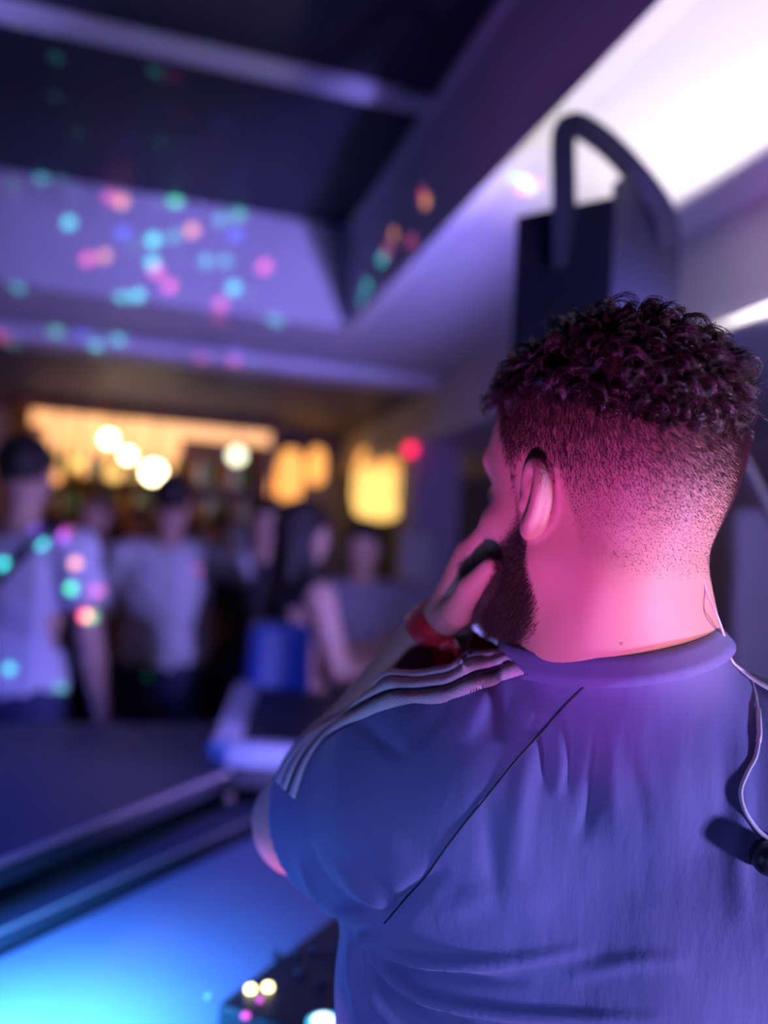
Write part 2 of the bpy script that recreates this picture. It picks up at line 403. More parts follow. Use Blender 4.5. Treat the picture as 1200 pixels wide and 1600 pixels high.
n = 0
for zi, z in enumerate((1.75, 1.98)):
    for i in range(17):
        x = bx0 + .13 + i*(bx1-bx0-.26)/16 + random.uniform(-.012, .012); k = kinds[(i*5+zi*2) % 3]
        if k not in protos:
            o = mesh_obj('bottle', *bottle_vf(.17 + .01*len(protos), .028), k, None, True); protos[k] = o
        else:
            o = protos[k].copy(); col.objects.link(o)
        o.location = (x, YBAR+.2, z)
        ORD = 'first second third fourth fifth sixth seventh eighth ninth tenth eleventh twelfth thirteenth fourteenth fifteenth sixteenth seventeenth'.split()
        cn = {'glassbrown': 'brown', 'glassgreen': 'green', 'glassclear': 'pale'}[k]
        tag(o, f'{cn} glass bottle, {ORD[i]} from the left on the {"lower" if zi == 0 else "upper"} back bar shelf', 'bottle', f'{cn} bottles on the {"lower" if zi == 0 else "upper"} back bar shelf')
counter = thing('bar_counter', 'dark wooden bar counter below the lit shelves at the far end', 'counter', ((bx0+bx1)/2, 5.08, 0))
mesh_obj('counter_front', *box(bx0-.2, bx1+.1, 5.0, 5.17, 0, 1.06), 'wood', counter)
bevel(mesh_obj('counter_top', *box(bx0-.26, bx1+.16, 4.93, 5.22, 1.06, 1.10), 'dark', counter))
def pendant(u, v, Y, r, m, label, grp=None):
    c = onplane(u, v, 1, Y); t = thing('pendant_lamp', label, 'lamp', (c[0], c[1], c[2]-r), grp)
    zt = H2+.02
    mesh_obj('cord', *tube([c+np.array([0, 0, r*.9]), (c[0], c[1], zt)], .005), 'black', t)
    mesh_obj('globe', *lathe([(r*math.sin(a)+.001, -r*math.cos(a)) for a in np.linspace(.05, 3.09, 14)], 20, c), m, t, True)
    mesh_obj('cap', *lathe([(r*.35, 0), (r*.3, r*.25), (r*.1, r*.4)], 14, (c[0], c[1], c[2]+r*.9)), 'black', t, True)
pendant(170, 686, 5.0, .035, 'bulb', 'small glaring white globe lamp left of centre over the bar')
pendant(240, 738, 5.0, .055, 'bulb', 'largest glaring warm globe lamp hanging low before the bar')
pendant(178, 742, 4.9, .035, 'lantern', 'small warm globe lamp just left of the largest one')
pendant(200, 712, 4.95, .03, 'bulb', 'tiny glaring globe lamp between the two largest over the bar')
pendant(120, 725, 4.9, .035, 'lantern', 'yellowish globe lamp near the left end of the bar')
pendant(86, 745, 4.9, .035, 'amber', 'dim amber globe lamp at the left end of the bar')
pendant(370, 712, 4.9, .045, 'bulbgreen', 'greenish white globe lamp at the right end of the bar')
def wall_lantern(u, v, wpx, hpx, m, label, Y=YF-.1, grp=None):
    c = onplane(u, v, 1, Y); sc = Y/FPX; hw, hh = wpx*sc/2, hpx*sc/2
    t = thing('wall_lantern', label, 'lamp', (c[0], c[1], c[2]-hh), grp)
    pr = [(hw*.55, -hh), (hw*.9, -hh*.82), (hw, -hh*.3), (hw, hh*.35), (hw*.75, hh*.8), (hw*.4, hh)]
    mesh_obj('glass', *lathe(pr, 24, (c[0], c[1]-hw*.2, c[2])), m, t, True)
    mesh_obj('cap', *lathe([(hw*1.1, 0), (hw*.9, hh*.08), (hw*.3, hh*.25)], 20, (c[0], c[1]-hw*.2, c[2]+hh)), 'black', t, True)
    mesh_obj('wall_bracket', *box(c[0]-.02, c[0]+.02, c[1], YF, c[2]-.03, c[2]+.03), 'black', t)
wall_lantern(410, 763, 26, 55, 'amber', 'narrow yellow lantern, leftmost on the far wall right of the bar')
wall_lantern(452, 742, 42, 80, 'amber', 'taller orange lantern beside the narrow yellow one')
wall_lantern(494, 728, 28, 58, 'amber', 'small orange lantern between the tall one and the big glowing one')
# the big lantern has a redder upper glass
cL = onplane(592, 755, 1, 5.2); s_ = 5.2/FPX; hw, hh = 84*s_/2, 118*s_/2
t = thing('hanging_lantern', 'big glowing yellow lantern hanging left of the pillar', 'lamp', (cL[0], cL[1], cL[2]-hh))
mesh_obj('glass', *lathe([(hw*.5, -hh), (hw*.85, -hh*.85), (hw, -hh*.4), (hw, hh*.25)], 24, cL), 'lantern', t, True)
mesh_obj('upper_glass', *lathe([(hw, hh*.25), (hw*.85, hh*.8), (hw*.6, hh)], 24, cL), 'amber', t, True)
mesh_obj('frame', *merge([tube([cL+np.array([math.cos(a)*hw*.5, math.sin(a)*hw*.5, -hh]), cL+np.array([math.cos(a)*hw*1.02, math.sin(a)*hw*1.02, -hh*.4]), cL+np.array([math.cos(a)*hw*1.02, math.sin(a)*hw*1.02, hh*.25]), cL+np.array([math.cos(a)*hw*.6, math.sin(a)*hw*.6, hh])], .006, 6) for a in (.4, 1.97, 3.54, 5.1)]), 'black', t)
mesh_obj('hook', *tube([cL+np.array([0, 0, hh]), (cL[0], cL[1], H2+.02)], .008), 'black', t)
c = onplane(641, 703, 1, 4.15)
tag(rebase(mesh_obj('indicator_lamp', *lathe([(.03*math.sin(a)+.001, -.03*math.cos(a)) for a in np.linspace(.05, 3.09, 10)], 14, c), 'led_red', None, True)), 'small red light glowing at the top left of the pillar', 'light')
c = onplane(652, 872, 1, 4.1)
o = bevel(rebase(mesh_obj('pale_panel', *box(c[0]-.08, c[0]+.09, 4.12, 4.16, c[2]-.11, c[2]+.13), 'tee_pale'))); tag(o, 'added pale panel standing in for a bright patch low on the pillar', 'board')  # panel added in place of a bright patch low on the pillar

# ------------------------------------------------------------------ DJ booth
ZC = 1.0
a0 = onplane(-260, 1452, 2, ZC); a1 = onplane(357, 1207, 2, ZC); a2 = onplane(620, 1195, 2, ZC); fe = onplane(0, 1130, 2, ZC)
def slab(poly, z0, z1):
    n = len(poly); V = [(p[0], p[1], z0) for p in poly] + [(p[0], p[1], z1) for p in poly]
    F = [tuple(range(n))[::-1], tuple(range(n, 2*n))] + [(i, (i+1) % n, (i+1) % n+n, i+n) for i in range(n)]; return V, F
booth = thing('dj_booth', 'wide dark booth counter with a diagonal aluminium edge before the crowd', 'booth', (-.6, 2.0, 0))
a3 = np.array([1.3, a1[1]+.12, ZC])
poly = [(a0[0], a0[1]), (a1[0], a1[1]), (a3[0], a3[1]), (1.3, fe[1]), (-3.2, fe[1]), (-3.2, a0[1])]
bevel(mesh_obj('counter_top', *slab(poly, ZC-.04, ZC), 'dark', booth), .003)
mesh_obj('booth_front', *slab([(-3.2, fe[1]-.06), (1.3, fe[1]-.06), (1.3, fe[1]), (-3.2, fe[1])], 0, ZC-.04), 'case', booth)
e0 = np.array([*a0[:2], ZC]); e1 = np.array([*a1[:2], ZC])
mesh_obj('edge_trim', *tube([e0, e1], .006, 8), 'edge', booth)
struct('floor', *box(-4.6, 1.30, fe[1]+.03, 4.90, 0, .10), 'floor')       # raised dance floor
ZD = .93
b0 = onplane(-200, 1546, 2, ZD); b1 = onplane(401, 1277, 2, ZD)
desk = thing('dj_desk', 'lower blue lit desk between the counter edge and the man', 'desk', (-.2, 1.2, 0))
mesh_obj('desk_top', *slab([(a0[0]-.6, a0[1]-.5), (b0[0], b0[1]), (b1[0], b1[1]), (.75, b1[1]+.06), (1.1, a1[1]+.1), (a1[0], a1[1]-.015), (a0[0]-.02, a0[1]-.02)], ZD-.03, ZD), 'dark', desk)
mesh_obj('desk_leg', *box(.95, 1.0, 1.30, 1.35, 0, ZD-.03), 'black', desk)
mesh_obj('desk_leg', *box(-1.0, -.95, .75, .80, 0, ZD-.03), 'black', desk)
mesh_obj('edge_trim', *tube([(b0[0], b0[1], ZD), (b1[0], b1[1], ZD)], .003, 8), 'edge', desk)
# flight-case table nearer to the man, with a seam across its lid
ZF = .90
c0 = onplane(-300, 1640, 2, ZF); seam0 = onplane(383, 1290, 2, ZF); seam1 = onplane(376, 1460, 2, ZF)
d_e = unit(np.array([b1[0]-b0[0], b1[1]-b0[1]])); n_e = np.array([d_e[1], -d_e[0]])
ca = np.array(b1[:2]) + n_e*.012 + d_e*.35; cb = np.array(b0[:2]) + n_e*.012 - d_e*.3; 
def case_part(t0, t1, dpt, nm, par, z0, z1, m, o_=0.):
    A = np.array(b0[:2]) + n_e*.012; B = np.array(b1[:2]) + n_e*.012; dd = B-A
    q = [A+dd*t0, A+dd*t1, A+dd*t1+n_e*dpt, A+dd*t0+n_e*dpt]; q = q[::-1]
    return bevel(mesh_obj(nm, *slab(q, z0, z1), m, par), .003)
case = thing('flight_case', 'purple lit flight case with a seam across its lid beside the desk edge', 'case', (0, .95, 0))
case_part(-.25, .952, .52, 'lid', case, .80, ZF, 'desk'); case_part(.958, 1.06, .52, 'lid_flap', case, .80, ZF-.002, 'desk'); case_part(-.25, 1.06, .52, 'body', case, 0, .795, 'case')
# controller on the case in front of the man
k0 = onplane(455, 1560, 2, ZF)
ctl = thing('dj_controller', 'black controller with lit buttons and a bright round platter display at bottom', 'controller', (k0[0], k0[1], ZF))
X_ = np.array([d_e[0], d_e[1], 0]); Y_ = np.array([-n_e[0], -n_e[1], 0]); Z_ = np.array([0, 0, 1.])
bevel(mesh_obj('chassis', *xf(box(-.12, .42, -.22, .04, 0, .035), (k0[0], k0[1], ZF), (X_, Y_, Z_)), 'black', ctl), .005)
def knob(u, v, r, h, m, nm, zt=ZF+.035):
    c = onplane(u, v, 2, zt+h); return mesh_obj(nm, *lathe([(r, 0), (r, h*.7), (r*.8, h)], 20, (c[0], c[1], zt)), m, ctl, True)
knob(392, 1541, .0065, .006, 'led_yellow', 'button'); knob(419, 1538, .0065, .006, 'led_yellow', 'button')
knob(406, 1559, .0035, .004, 'led_pink', 'button'); knob(384, 1584, .005, .004, 'led_pink', 'button')
knob(507, 1592, .022, .010, 'led_cyan', 'platter_ring'); knob(505, 1590, .015, .013, 'led_white', 'platter_display'); knob(327, 1553, .005, .005, 'silver', 'knob')
for u, v in ((433, 1486), (461, 1483), (490, 1478), (519, 1476), (503, 1528), (468, 1512)): knob(u, v, .006, .012, 'blackmetal', 'knob')
# mixing console with pale cheek and front rail, standing on the counter
q0 = onplane(352, 1195, 2, ZC); q1 = onplane(470, 1200, 2, ZC); q2 = onplane(388, 1085, 2, ZC)
con = thing('mixing_console', 'dark mixing console with pale side cheek and pale front rail on the counter', 'mixer', (*q0[:2], ZC))
ex = unit([q1[0]-q0[0], q1[1]-q0[1], 0]); ey = np.array([-ex[1], ex[0], 0]); 
D0 = np.array([*q0[:2], ZC])
wd = .62
def wedge(x0, x1, y0, y1, za, zb, z0=0.):
    v = [(x0, y0, z0), (x1, y0, z0), (x1, y1, z0), (x0, y1, z0), (x0, y0, za), (x1, y0, za), (x1, y1, zb), (x0, y1, zb)]
    return v, [(3, 2, 1, 0), (4, 5, 6, 7), (0, 1, 5, 4), (1, 2, 6, 5), (2, 3, 7, 6), (3, 0, 4, 7)]
bevel(mesh_obj('chassis', *xf(wedge(.03, wd, .02, .42, .05, .13), D0, (ex, ey, Z_)), 'black', con))
bevel(mesh_obj('side_cheek', *xf(wedge(-.04, .03, .02, .43, .055, .145), D0, (ex, ey, Z_)), 'silver', con), .006)
bevel(mesh_obj('front_rail', *xf(wedge(.0, wd, -.03, .02, .055, .06), D0, (ex, ey, Z_)), 'silver', con), .006)
for i in range(9):
    for j in range(3):
        x = .09 + i*.058; y = .12 + j*.11; z = .05 + (y-.02)/.4*.08
        mesh_obj('knob', *xf(lathe([(.011, 0), (.010, .016), (.007, .018)], 12, (x, y, z)), D0, (ex, ey, Z_)), 'blackmetal', con, True)
for (x, y) in ((-.004, .30), (-.008, .07)):
    mesh_obj('screw', *xf(lathe([(.009, 0), (.007, .006), (.003, .008)], 12, (x, y, .057+(y-.02)/.4*.088)), D0, (ex, ey, Z_)), 'silver', con, True)
for (u, v, zz, lab, mm) in ((328, 1168, ZC, 'small round metal knob on the counter left of the console', 'silver'), (357, 1246, ZD, 'small round pinkish cap lying on the desk below the console', 'edge')):
    c = onplane(u, v, 2, zz+.01)
    o = mesh_obj('round_cap', *lathe([(.013, 0), (.013, .012), (.009, .018), (.002, .019)], 16, (0, 0, 0)), mm, None, True); o.location = (c[0], c[1], zz); tag(o, lab, 'cap')
c = onplane(440, 1062, 1, fe[1]-.15)
def rbox(w_, d_, h_, tp):
    return wedge(-w_/2, w_/2, 0, d_, h_, h_)
bb = mesh_obj('blue_box', [(x*(1-.12*(z > 0)), y, z) for x, y, z in rbox(.20, .14, .32, 0)[0]], rbox(.2, .14, .32, 0)[1], 'blue'); bb.location = (c[0], c[1], ZC)
m = bb.modifiers.new('bevel', 'BEVEL'); m.width = .025; m.segments = 4; tag(bb, 'dim rounded box, coloured as if lit blue, on the counter behind the console', 'box')
c = onplane(765, 1050, 1, 1.72)
bw = bevel(mesh_obj('white_box', *box(-.10, .10, -.05, .05, 0, .385), 'white')); bw.location = (c[0], c[1], ZC); tag(bw, 'plain white box glimpsed under the man\'s raised hand', 'box')

# ------------------------------------------------------------------ stage light with its bracket, on a stand
fx = P(935, 330, 1.55)
A_ = unit(P(955, 300, 1.5)-P(805, 335, 1.62)); A_[2] = 0; A_ = unit(A_)           # along the dark front face, to the right
Bn = np.array([-A_[1], A_[0], 0])                                                  # into the depth
cTL = P(807, 338, 1.58); cTR = P(955, 300, 1.46)
# box: front-left face and right face meet at the vertical edge (955, 300..)
E = P(955, 305, 1.46); L1 = np.linalg.norm((P(805, 345, 1.56)-E)[:2]); A_ = unit([*(E-P(805, 345, 1.56))[:2], 0])
R1v = P(1058, 360, 1.60)-E; Bn = unit([*R1v[:2], 0]); L2 = np.linalg.norm(R1v[:2])
zb = P(955, 640, 1.46)[2]; zt = E[2]
fix = thing('stage_light', 'black box stage light with arched bracket on a stand above the head', 'light', (*(E - A_*L1/2 + Bn*L2/2)[:2], zb))
def prism(poly, d, org, ax_u, ax_w):     # poly in (along ax_u, z), extruded along ax_w by d
    n = len(poly); V = [org + ax_u*a + Z_*b for a, b in poly] + [org + ax_u*a + Z_*b + ax_w*d for a, b in poly]
    return V, [tuple(range(n))[::-1], tuple(range(n, 2*n))] + [(i, (i+1) % n, (i+1) % n+n, i+n) for i in range(n)]
h = zt - zb
side = [(0, -h), (L2, -h), (L2, -.03), (L2*.88, .02), (L2*.7, .06), (L2*.30, .075), (0, .02)]
def recalc(o):
    import bmesh
    b_ = bmesh.new(); b_.from_mesh(o.data); bmesh.ops.recalc_face_normals(b_, faces=b_.faces); b_.to_mesh(o.data); b_.free(); return o
body_poly = [(0, -h), (L2, -h), (L2, -.02), (0, 0)]
recalc(bevel(mesh_obj('housing', *prism(body_poly, L1, np.array([E[0], E[1], zt]), Bn, -A_), 'blackmetal', fix), .006))
recalc(bevel(mesh_obj('side_plate', *prism(side, .006, np.array([E[0], E[1], zt])+A_*.001, Bn, A_), 'blackmetal', fix), .002))
O_ = np.array([E[0], E[1], zt])
# bracket: flat bar rising from the front face and arching over to the side plate
def flatbar(pts, wv, w_, t_):
    V = []; F = []; N = len(pts)
    for i in range(N):
        tt = unit(pts[min(i+1, N-1)]-pts[max(i-1, 0)]); b = unit(wv - tt*np.dot(wv, tt)); nn = np.cross(tt, b)
        for a, c_ in ((-1, -1), (1, -1), (1, 1), (-1, 1)): V.append(pts[i] + b*a*w_/2 + nn*c_*t_/2)
    for i in range(N-1):
        for k in range(4): F.append((i*4+k, i*4+(k+1) % 4, i*4+4+(k+1) % 4, i*4+4+k))
    F += [(3, 2, 1, 0), ((N-1)*4, (N-1)*4+1, (N-1)*4+2, (N-1)*4+3)]; return V, F
bp = [P(882, 420, 1.50), P(881, 300, 1.50), P(880, 225, 1.50), P(885, 200, 1.50), P(905, 196, 1.50), P(945, 222, 1.50), P(985, 262, 1.50), P(1030, 320, 1.52), P(1048, 380, 1.55)]
recalc(bevel(mesh_obj('bracket', *flatbar(catmull(bp, 5), unit(M @ np.array([1, .35, 0])), .042, .012), 'blackmetal', fix), .002))
for (u, v, r) in ((884, 395, .010),):
    c = P(u, v, 1.49); 
def disc_on_side(u, v, r, m, nm, d=.004):
    # point on side plate plane
    n_ = A_; o_ = O_+A_*.007; dr = ray(u, v); t_ = np.dot(o_-CAM, n_)/np.dot(dr, n_); c_ = CAM+dr*t_
    V, F = lathe([(r, 0), (r*.9, d), (r*.3, d)], 16); mesh_obj(nm, [c_ + Bn*x + Z_*y + A_*z for x, y, z in V], F, m, fix, True)
for (u, v, r) in ((985, 303, .009), (984, 320, .006), (1044, 367, .007), (1046, 437, .008), (974, 412, .007), (973, 452, .006)): disc_on_side(u, v, r, 'silver', 'screw')
disc_on_side(1013, 327, .010, 'tee_pale', 'dial'); disc_on_side(1016, 346, .010, 'tee_pale', 'dial')
disc_on_side(1004, 458, .022, 'bulb', 'lens', .01)
dr = ray(886, 393); 
c = CAM + dr*np.dot(O_-CAM, Bn)/np.dot(dr, Bn)
V, F = lathe([(.008, 0), (.007, .01), (.003, .012)], 14); mesh_obj('knob', [c + A_*x + Z_*y - Bn*z for x, y, z in V], F, 'silver', fix, True)
fb = E - A_*L1/2 + Bn*L2/2
st = thing('light_stand', 'black tripod stand carrying the box stage light', 'stand', (fb[0], fb[1], 0))
mesh_obj('pole', *tube([(fb[0], fb[1], .25), (fb[0], fb[1], zb)], .018, 12), 'blackmetal', st, True)
mesh_obj('collar', *lathe([(.03, 0), (.032, .05), (.02, .06)], 14, (fb[0], fb[1], .95)), 'black', st, True)
for k in range(3):
    a = k*2.094+.6
    mesh_obj('leg', *tube([(fb[0]+.02*math.cos(a), fb[1]+.02*math.sin(a), .95-.02), (fb[0]+.30*math.cos(a), fb[1]+.30*math.sin(a), .012)], .011, 8), 'blackmetal', st, True)
# pale door panel and pole on the right, behind the head
c = onplane(1165, 860, 1, 2.1)
dw = thing('leaning_panel', 'tall plain purple-lit panel standing at the right edge behind the neck', 'panel', (c[0], 2.1, 0))
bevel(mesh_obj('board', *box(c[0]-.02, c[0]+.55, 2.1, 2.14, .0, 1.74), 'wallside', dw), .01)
mesh_obj('foot', *box(c[0]-.03, c[0]+.56, 2.0, 2.24, 0, .03), 'black', dw)
pA = P(1150, 700, 1.35); pB = P(1222, 840, 1.35)
pb = thing('slanted_rod', 'pale slanted metal rod right of the head', 'rod', tuple(pB - np.array([0, 0, 1.])))
dd_ = unit(pB-pA); foot = pA + dd_*((0.0-pA[2])/dd_[2])
pb.location = tuple(foot)
mesh_obj('rod', *tube([pA-dd_*.0, foot], .010, 10), 'silver', pb, True)
c = onplane(1196, 486, 0, XR-.1)
tag(rebase(mesh_obj('indicator_lamp', *lathe([(.035*math.sin(a)+.001, -.035*math.cos(a)) for a in np.linspace(.05, 3.09, 10)], 14, c), 'tee_pale', None, True)), 'small pale round fitting high at the right edge', 'light')
# disco effect lamp (off the left of the frame) body
DL = np.array([-.95, .72, 1.22])
dl = thing('effect_lamp', 'small black party effect lamp on the desk left of the frame', 'lamp', (DL[0], DL[1]-.12, ZF))
mesh_obj('lamp_body', *box(DL[0]-.06, DL[0]+.06, DL[1]-.2, DL[1]-.08, ZF+.0, ZF+.30), 'black', dl)

# ------------------------------------------------------------------ the man
headO = P(938, 788, .690)
yaw, pitch, roll = math.radians(54), math.radians(1), math.radians(0)
Fc = np.array([-math.cos(yaw)*math.cos(pitch), -math.sin(pitch), -math.sin(yaw)*math.cos(pitch)])
Fw = unit(M @ Fc); Uw = np.array([0, 0, 1.]); 
Lw = unit(np.cross(Uw, Fw)); Uw = unit(np.cross(Fw, Lw))
tilt = math.radians(2)                       # lean of the crown
Uw, Lw = unit(Uw*math.cos(tilt)+Lw*math.sin(tilt)), unit(Lw*math.cos(tilt)-Uw*math.sin(tilt))
HS = 1.03
def Hd(x, y, z): return headO + HS*(x*Lw + y*Fw + z*Uw)
HR = np.array([Lw, Fw, Uw])
c0_, s0_ = M @ np.array([1, 0, 0.]), M @ np.array([0, 0, -1.])
rt = unit([c0_[0], c0_[1], 0]); fwd = unit([s0_[0], s0_[1], 0])
bb0 = P(1035, 905, .625); bb0[2] = 0
def B(a, b, z): return bb0 + rt*a + fwd*b + np.array([0, 0, z])
def frange(a, b, h): return list(np.arange(a, b, h))
S_l = B(-.160, .085, 1.310); E_l = P(478, 1282, .865); W_l = P(686, 988, .785)
S_r = B(.190, .095, 1.315); E_r = B(.285, .12, 1.06); W_r = B(.20, .34, 1.02)
lo = np.minimum.reduce([B(-.42, -.1, 0), B(.42, -.1, 0), B(-.42, .45, 0), B(.42, .45, 0)]); hi = np.maximum.reduce([B(-.42, -.1, 0), B(.42, -.1, 0), B(-.42, .45, 0), B(.42, .45, 0)])
bodyF = Field(frange(lo[0], hi[0], .0026), frange(lo[1], hi[1], .0026), frange(.0, 1.08, .009) + frange(1.08, 1.74, .0024))
f = bodyF
def torso(f, g=0., k=.05, full=True):
    f.ell(B(0, .145, 1.24), (.185+g, .128+g, .200+g), np.array([rt, fwd, Z_]), k)
    f.ell(B(0, .155, 1.05), (.168+g, .150+g, .26+g), np.array([rt, fwd, Z_]), k)
    f.cone(B(-.12, .09, 1.29), B(-.13, .13, 1.16), .078+g, .082+g, k)
    f.cone(B(.12, .09, 1.29), B(.13, .13, 1.16), .078+g, .082+g, k)
    f.cone(B(-.03, .080, 1.362), B(-.175, .090, 1.352), .058+g, .044+g, k)
    f.cone(B(.03, .080, 1.362), B(.165, .085, 1.343), .058+g, .046+g, k)
    f.cone(B(-.040, .082, 1.372), B(-.085, .086, 1.358), .052+g, .046+g, k*.6)
    f.ell(B(0, .16, .92), (.19+g, .14+g, .13+g), np.array([rt, fwd, Z_]), k)
torso(f)
NB = P(972, 1075, .70); NT = P(950, 850, .685)
f.cone(NB, NT, .070, .066, .045)
f.cone(P(965, 1050, .68), P(965, 830, .68), .046, .044, .04)          # neck extensors and nape roll
for x in (1, -1): f.cone(Hd(.028*x, -.030, -.06), B(-.075*x, .09, 1.36), .028, .036, .04)
# head
f.ell(Hd(0, -.014, .055), np.array((.0755, .095, .088))*HS, HR, .02, p=2.2)
f.ell(Hd(0, .030, .035), np.array((.064, .066, .070))*HS, HR, .03)
f.ell(Hd(0, -.042, .012), np.array((.060, .050, .060))*HS, HR, .03)
f.ell(Hd(0, .040, -.035), np.array((.057, .052, .066))*HS, HR, .025)
f.ell(Hd(0, .036, -.078), np.array((.052, .054, .040))*HS, HR, .03)
for x in (1, -1):
    f.cone(Hd(.056*x, .005, -.045), Hd(.030*x, .070, -.092), .018, .020, .03)       # jaw line
    f.ell(Hd(.046*x, .062, -.018), (.022, .020, .016), HR, .02)                    # cheekbone
    f.cone(Hd(.012*x, .091, .036), Hd(.045*x, .076, .037), .010, .009, .014)        # brow
    f.ell(Hd(.032*x, .100, .008), (.017, .016, .013), HR, .012, 'sub')             # eye socket
    f.ell(Hd(.0315*x, .0795, .008), (.0135, .0135, .0135), HR, .003)               # eyelids over the ball
f.cone(Hd(0, .092, .018), Hd(0, .118, -.028), .008, .013, .012)
for x in (1, -1): f.ell(Hd(.013*x, .106, -.032), (.008, .009, .007), HR, .006)
f.ell(Hd(0, .078, -.100), (.026, .018, .018), HR, .02)                             # chin
f.cone(Hd(-.020, .090, -.058), Hd(.020, .090, -.058), .0055, .0055, .006); f.cone(Hd(0, .097, -.058), Hd(0, .097, -.0581), .007, .007, .008)
f.cone(Hd(-.016, .091, -.070), Hd(.016, .091, -.070), .0065, .0065, .006)
f.cone(Hd(-.022, .104, -.064), Hd(.022, .104, -.064), .0022, .0022, .003, 'sub')
# ears
def ear(sx):
    # plane of the ear: outwards and a little back; e1 up, e2 backwards-outwards
    o = Hd(.077*sx, .004, .0)
    up = unit(Uw*.97 - Fw*.17); bk = unit(-Fw*.95 + Lw*sx*.32); bk = unit(bk - up*bk.dot(up)); out = unit(np.cross(up, bk)); out = out if out.dot(Lw*sx) > 0 else -out
    def E_(a, b, c=0.): return o + bk*a*.84 + up*b*.82 + out*c
    f.ell(E_(.010, .004, -.004), (.017, .031, .0065), np.array([bk, up, out]), .006)
    f.ell(E_(.002, -.002, -.010), (.016, .026, .012), np.array([bk, up, out]), .008)
    f.ell(E_(.007, -.003, .0045), (.0085, .014, .0075), np.array([bk, up, out]), .003, 'sub')      # concha
    f.ell(E_(.012, .018, .005), (.009, .0085, .0035), np.array([bk, up, out]), .003, 'sub')
    hx = [(-.010, .004, -.001), (-.007, .019, .001), (-.001, .030, .002), (.009, .0355, .003), (.020, .031, .004), (.0265, .019, .005), (.0265, .004, .005), (.021, -.012, .004), (.014, -.022, .003)]
    f.chain([E_(*q) for q in catmull(hx, 3)], [.0042]*25, .003)                                    # helix
    f.chain([E_(*q) for q in [(.014, .021, .002), (.0175, .008, .003), (.016, -.006, .003), (.010, -.015, .002)]], [.003, .0034, .0034, .003], .003)
    f.ell(E_(.007, -.027, .001), (.0085, .0095, .0050), np.array([bk, up, out]), .005)            # lobe
    f.ell(E_(-.006, -.006, .002), (.0045, .0065, .0045), np.array([bk, up, out]), .004)            # tragus
    return o
earL = ear(1); earR = ear(-1)
# arms
mid = S_l + (E_l-S_l)*.45
f.cone(S_l, mid, .070, .060, .04); f.cone(mid, E_l, .060, .050, .03); f.cone(E_l+(E_l-S_l)*.02, E_l, .046, .046, .02)
fm = E_l + (W_l-E_l)*.28
f.cone(E_l, fm, .046, .049, .02); f.cone(fm, W_l, .049, .031, .02)
f.cone(S_r, (S_r+E_r)/2, .068, .056, .04); f.cone((S_r+E_r)/2, E_r, .056, .044, .03)
f.cone(E_r, E_r+(W_r-E_r)*.3, .042, .045, .02); f.cone(E_r+(W_r-E_r)*.3, W_r, .045, .029, .02)
KN = P(752, 872, .755)
hd = unit(KN-W_l); ncam = M @ np.array([-.80, .25, -.55])
hand(f, W_l, hd, M @ np.array([-.4, .1, .9]), ncam, (.22, .55, .35), (.15, .2), 1.08)
hand(f, W_r, fwd*.95 - Z_*.15, -rt, Z_, (.25, .3, .25), (.2, .2), 1.05)
# legs
for s in (-1, 1):
    f.cone(B(.10*s, .16, .90), B(.11*s, .15, .50), .092, .062, .04); f.cone(B(.11*s, .15, .50), B(.12*s, .17, .09), .060, .038, .03)
    f.cone(B(.12*s, .16, .05), B(.13*s, .30, .03), .036, .026, .02)
V, Fq = f.mesh(); del f, bodyF
# relax the surface a little
def smooth(V, Fq, it=2, lam=.5):
    E0 = np.concatenate([Fq[:, [0, 1]], Fq[:, [1, 2]], Fq[:, [2, 3]], Fq[:, [3, 0]]])
    deg = np.bincount(E0.ravel(), minlength=len(V))[:, None]
    for _ in range(it):
        S = np.zeros_like(V)
        for a in range(3):
            S[:, a] = np.bincount(E0[:, 0], V[E0[:, 1], a], len(V)) + np.bincount(E0[:, 1], V[E0[:, 0], a], len(V))
        V = V + lam*(S/deg - V)
    return V
V = smooth(V, Fq, 1)
Q = (V - headO) @ HR.T / HS                       # head coordinates of every vertex
earC = (earL - headO) @ HR.T / HS
def sstep(a, b, x): t = np.clip((x-a)/(b-a), 0, 1); return t*t*(3-2*t)
def hairline(Q):                                   # 1 inside the clipped zone
    x, y, z = Q[:, 0], Q[:, 1], Q[:, 2]
    low = np.interp(y, [-.12, -.06, -.035, -.025, 0, .02, .035, .05, .09], [-.058, -.056, -.040, .000, .020, .010, .030, .070, .095])
    return sstep(low-.006, low+.016, z) * (z < .3)
def beard(Q):
    x, y, z = Q[:, 0], Q[:, 1], Q[:, 2]
    top = np.interp(y, [-.01, .008, .02, .05, .08, .12], [-.2, -.02, -.010, -.040, -.048, -.045])
    m = sstep(top+.012, top-.012, z) * sstep(-.002, .012, y) * sstep(-.122, -.104, z)*sstep(-.14, -.10, z-y*.0+np.minimum(0, (y-.035)*1.2))
    side = ((y > .004) & (y < .03) & (z > -.03) & (z < .05))*.55*(np.abs(x) > .05)
    inside = (Q[:, 0]/.070)**2+((Q[:, 1]-.03)/.092)**2+((Q[:, 2]+.04)/.105)**2
    return np.maximum(m, side)*sstep(1.55, 1.25, inside)
def handzone(X):
    out = np.full(len(X), 9.)
    for a_, b_ in ((W_l, KN), (KN, KN+hd*.05)):
        ba = b_-a_; tt_ = np.clip(((X-a_) @ ba)/ba.dot(ba), 0, 1); out = np.minimum(out, np.linalg.norm(X-a_-tt_[:, None]*ba, axis=1))
    return out
near = (np.linalg.norm(Q - earC, axis=1) < .036) | (np.linalg.norm(Q - earC*np.array([-1, 1, 1]), axis=1) < .036)
hm = hairline(Q); bm_ = beard(Q)*(np.linalg.norm(Q, axis=1) < .17)
hm[np.linalg.norm(Q, axis=1) > .17] = 0
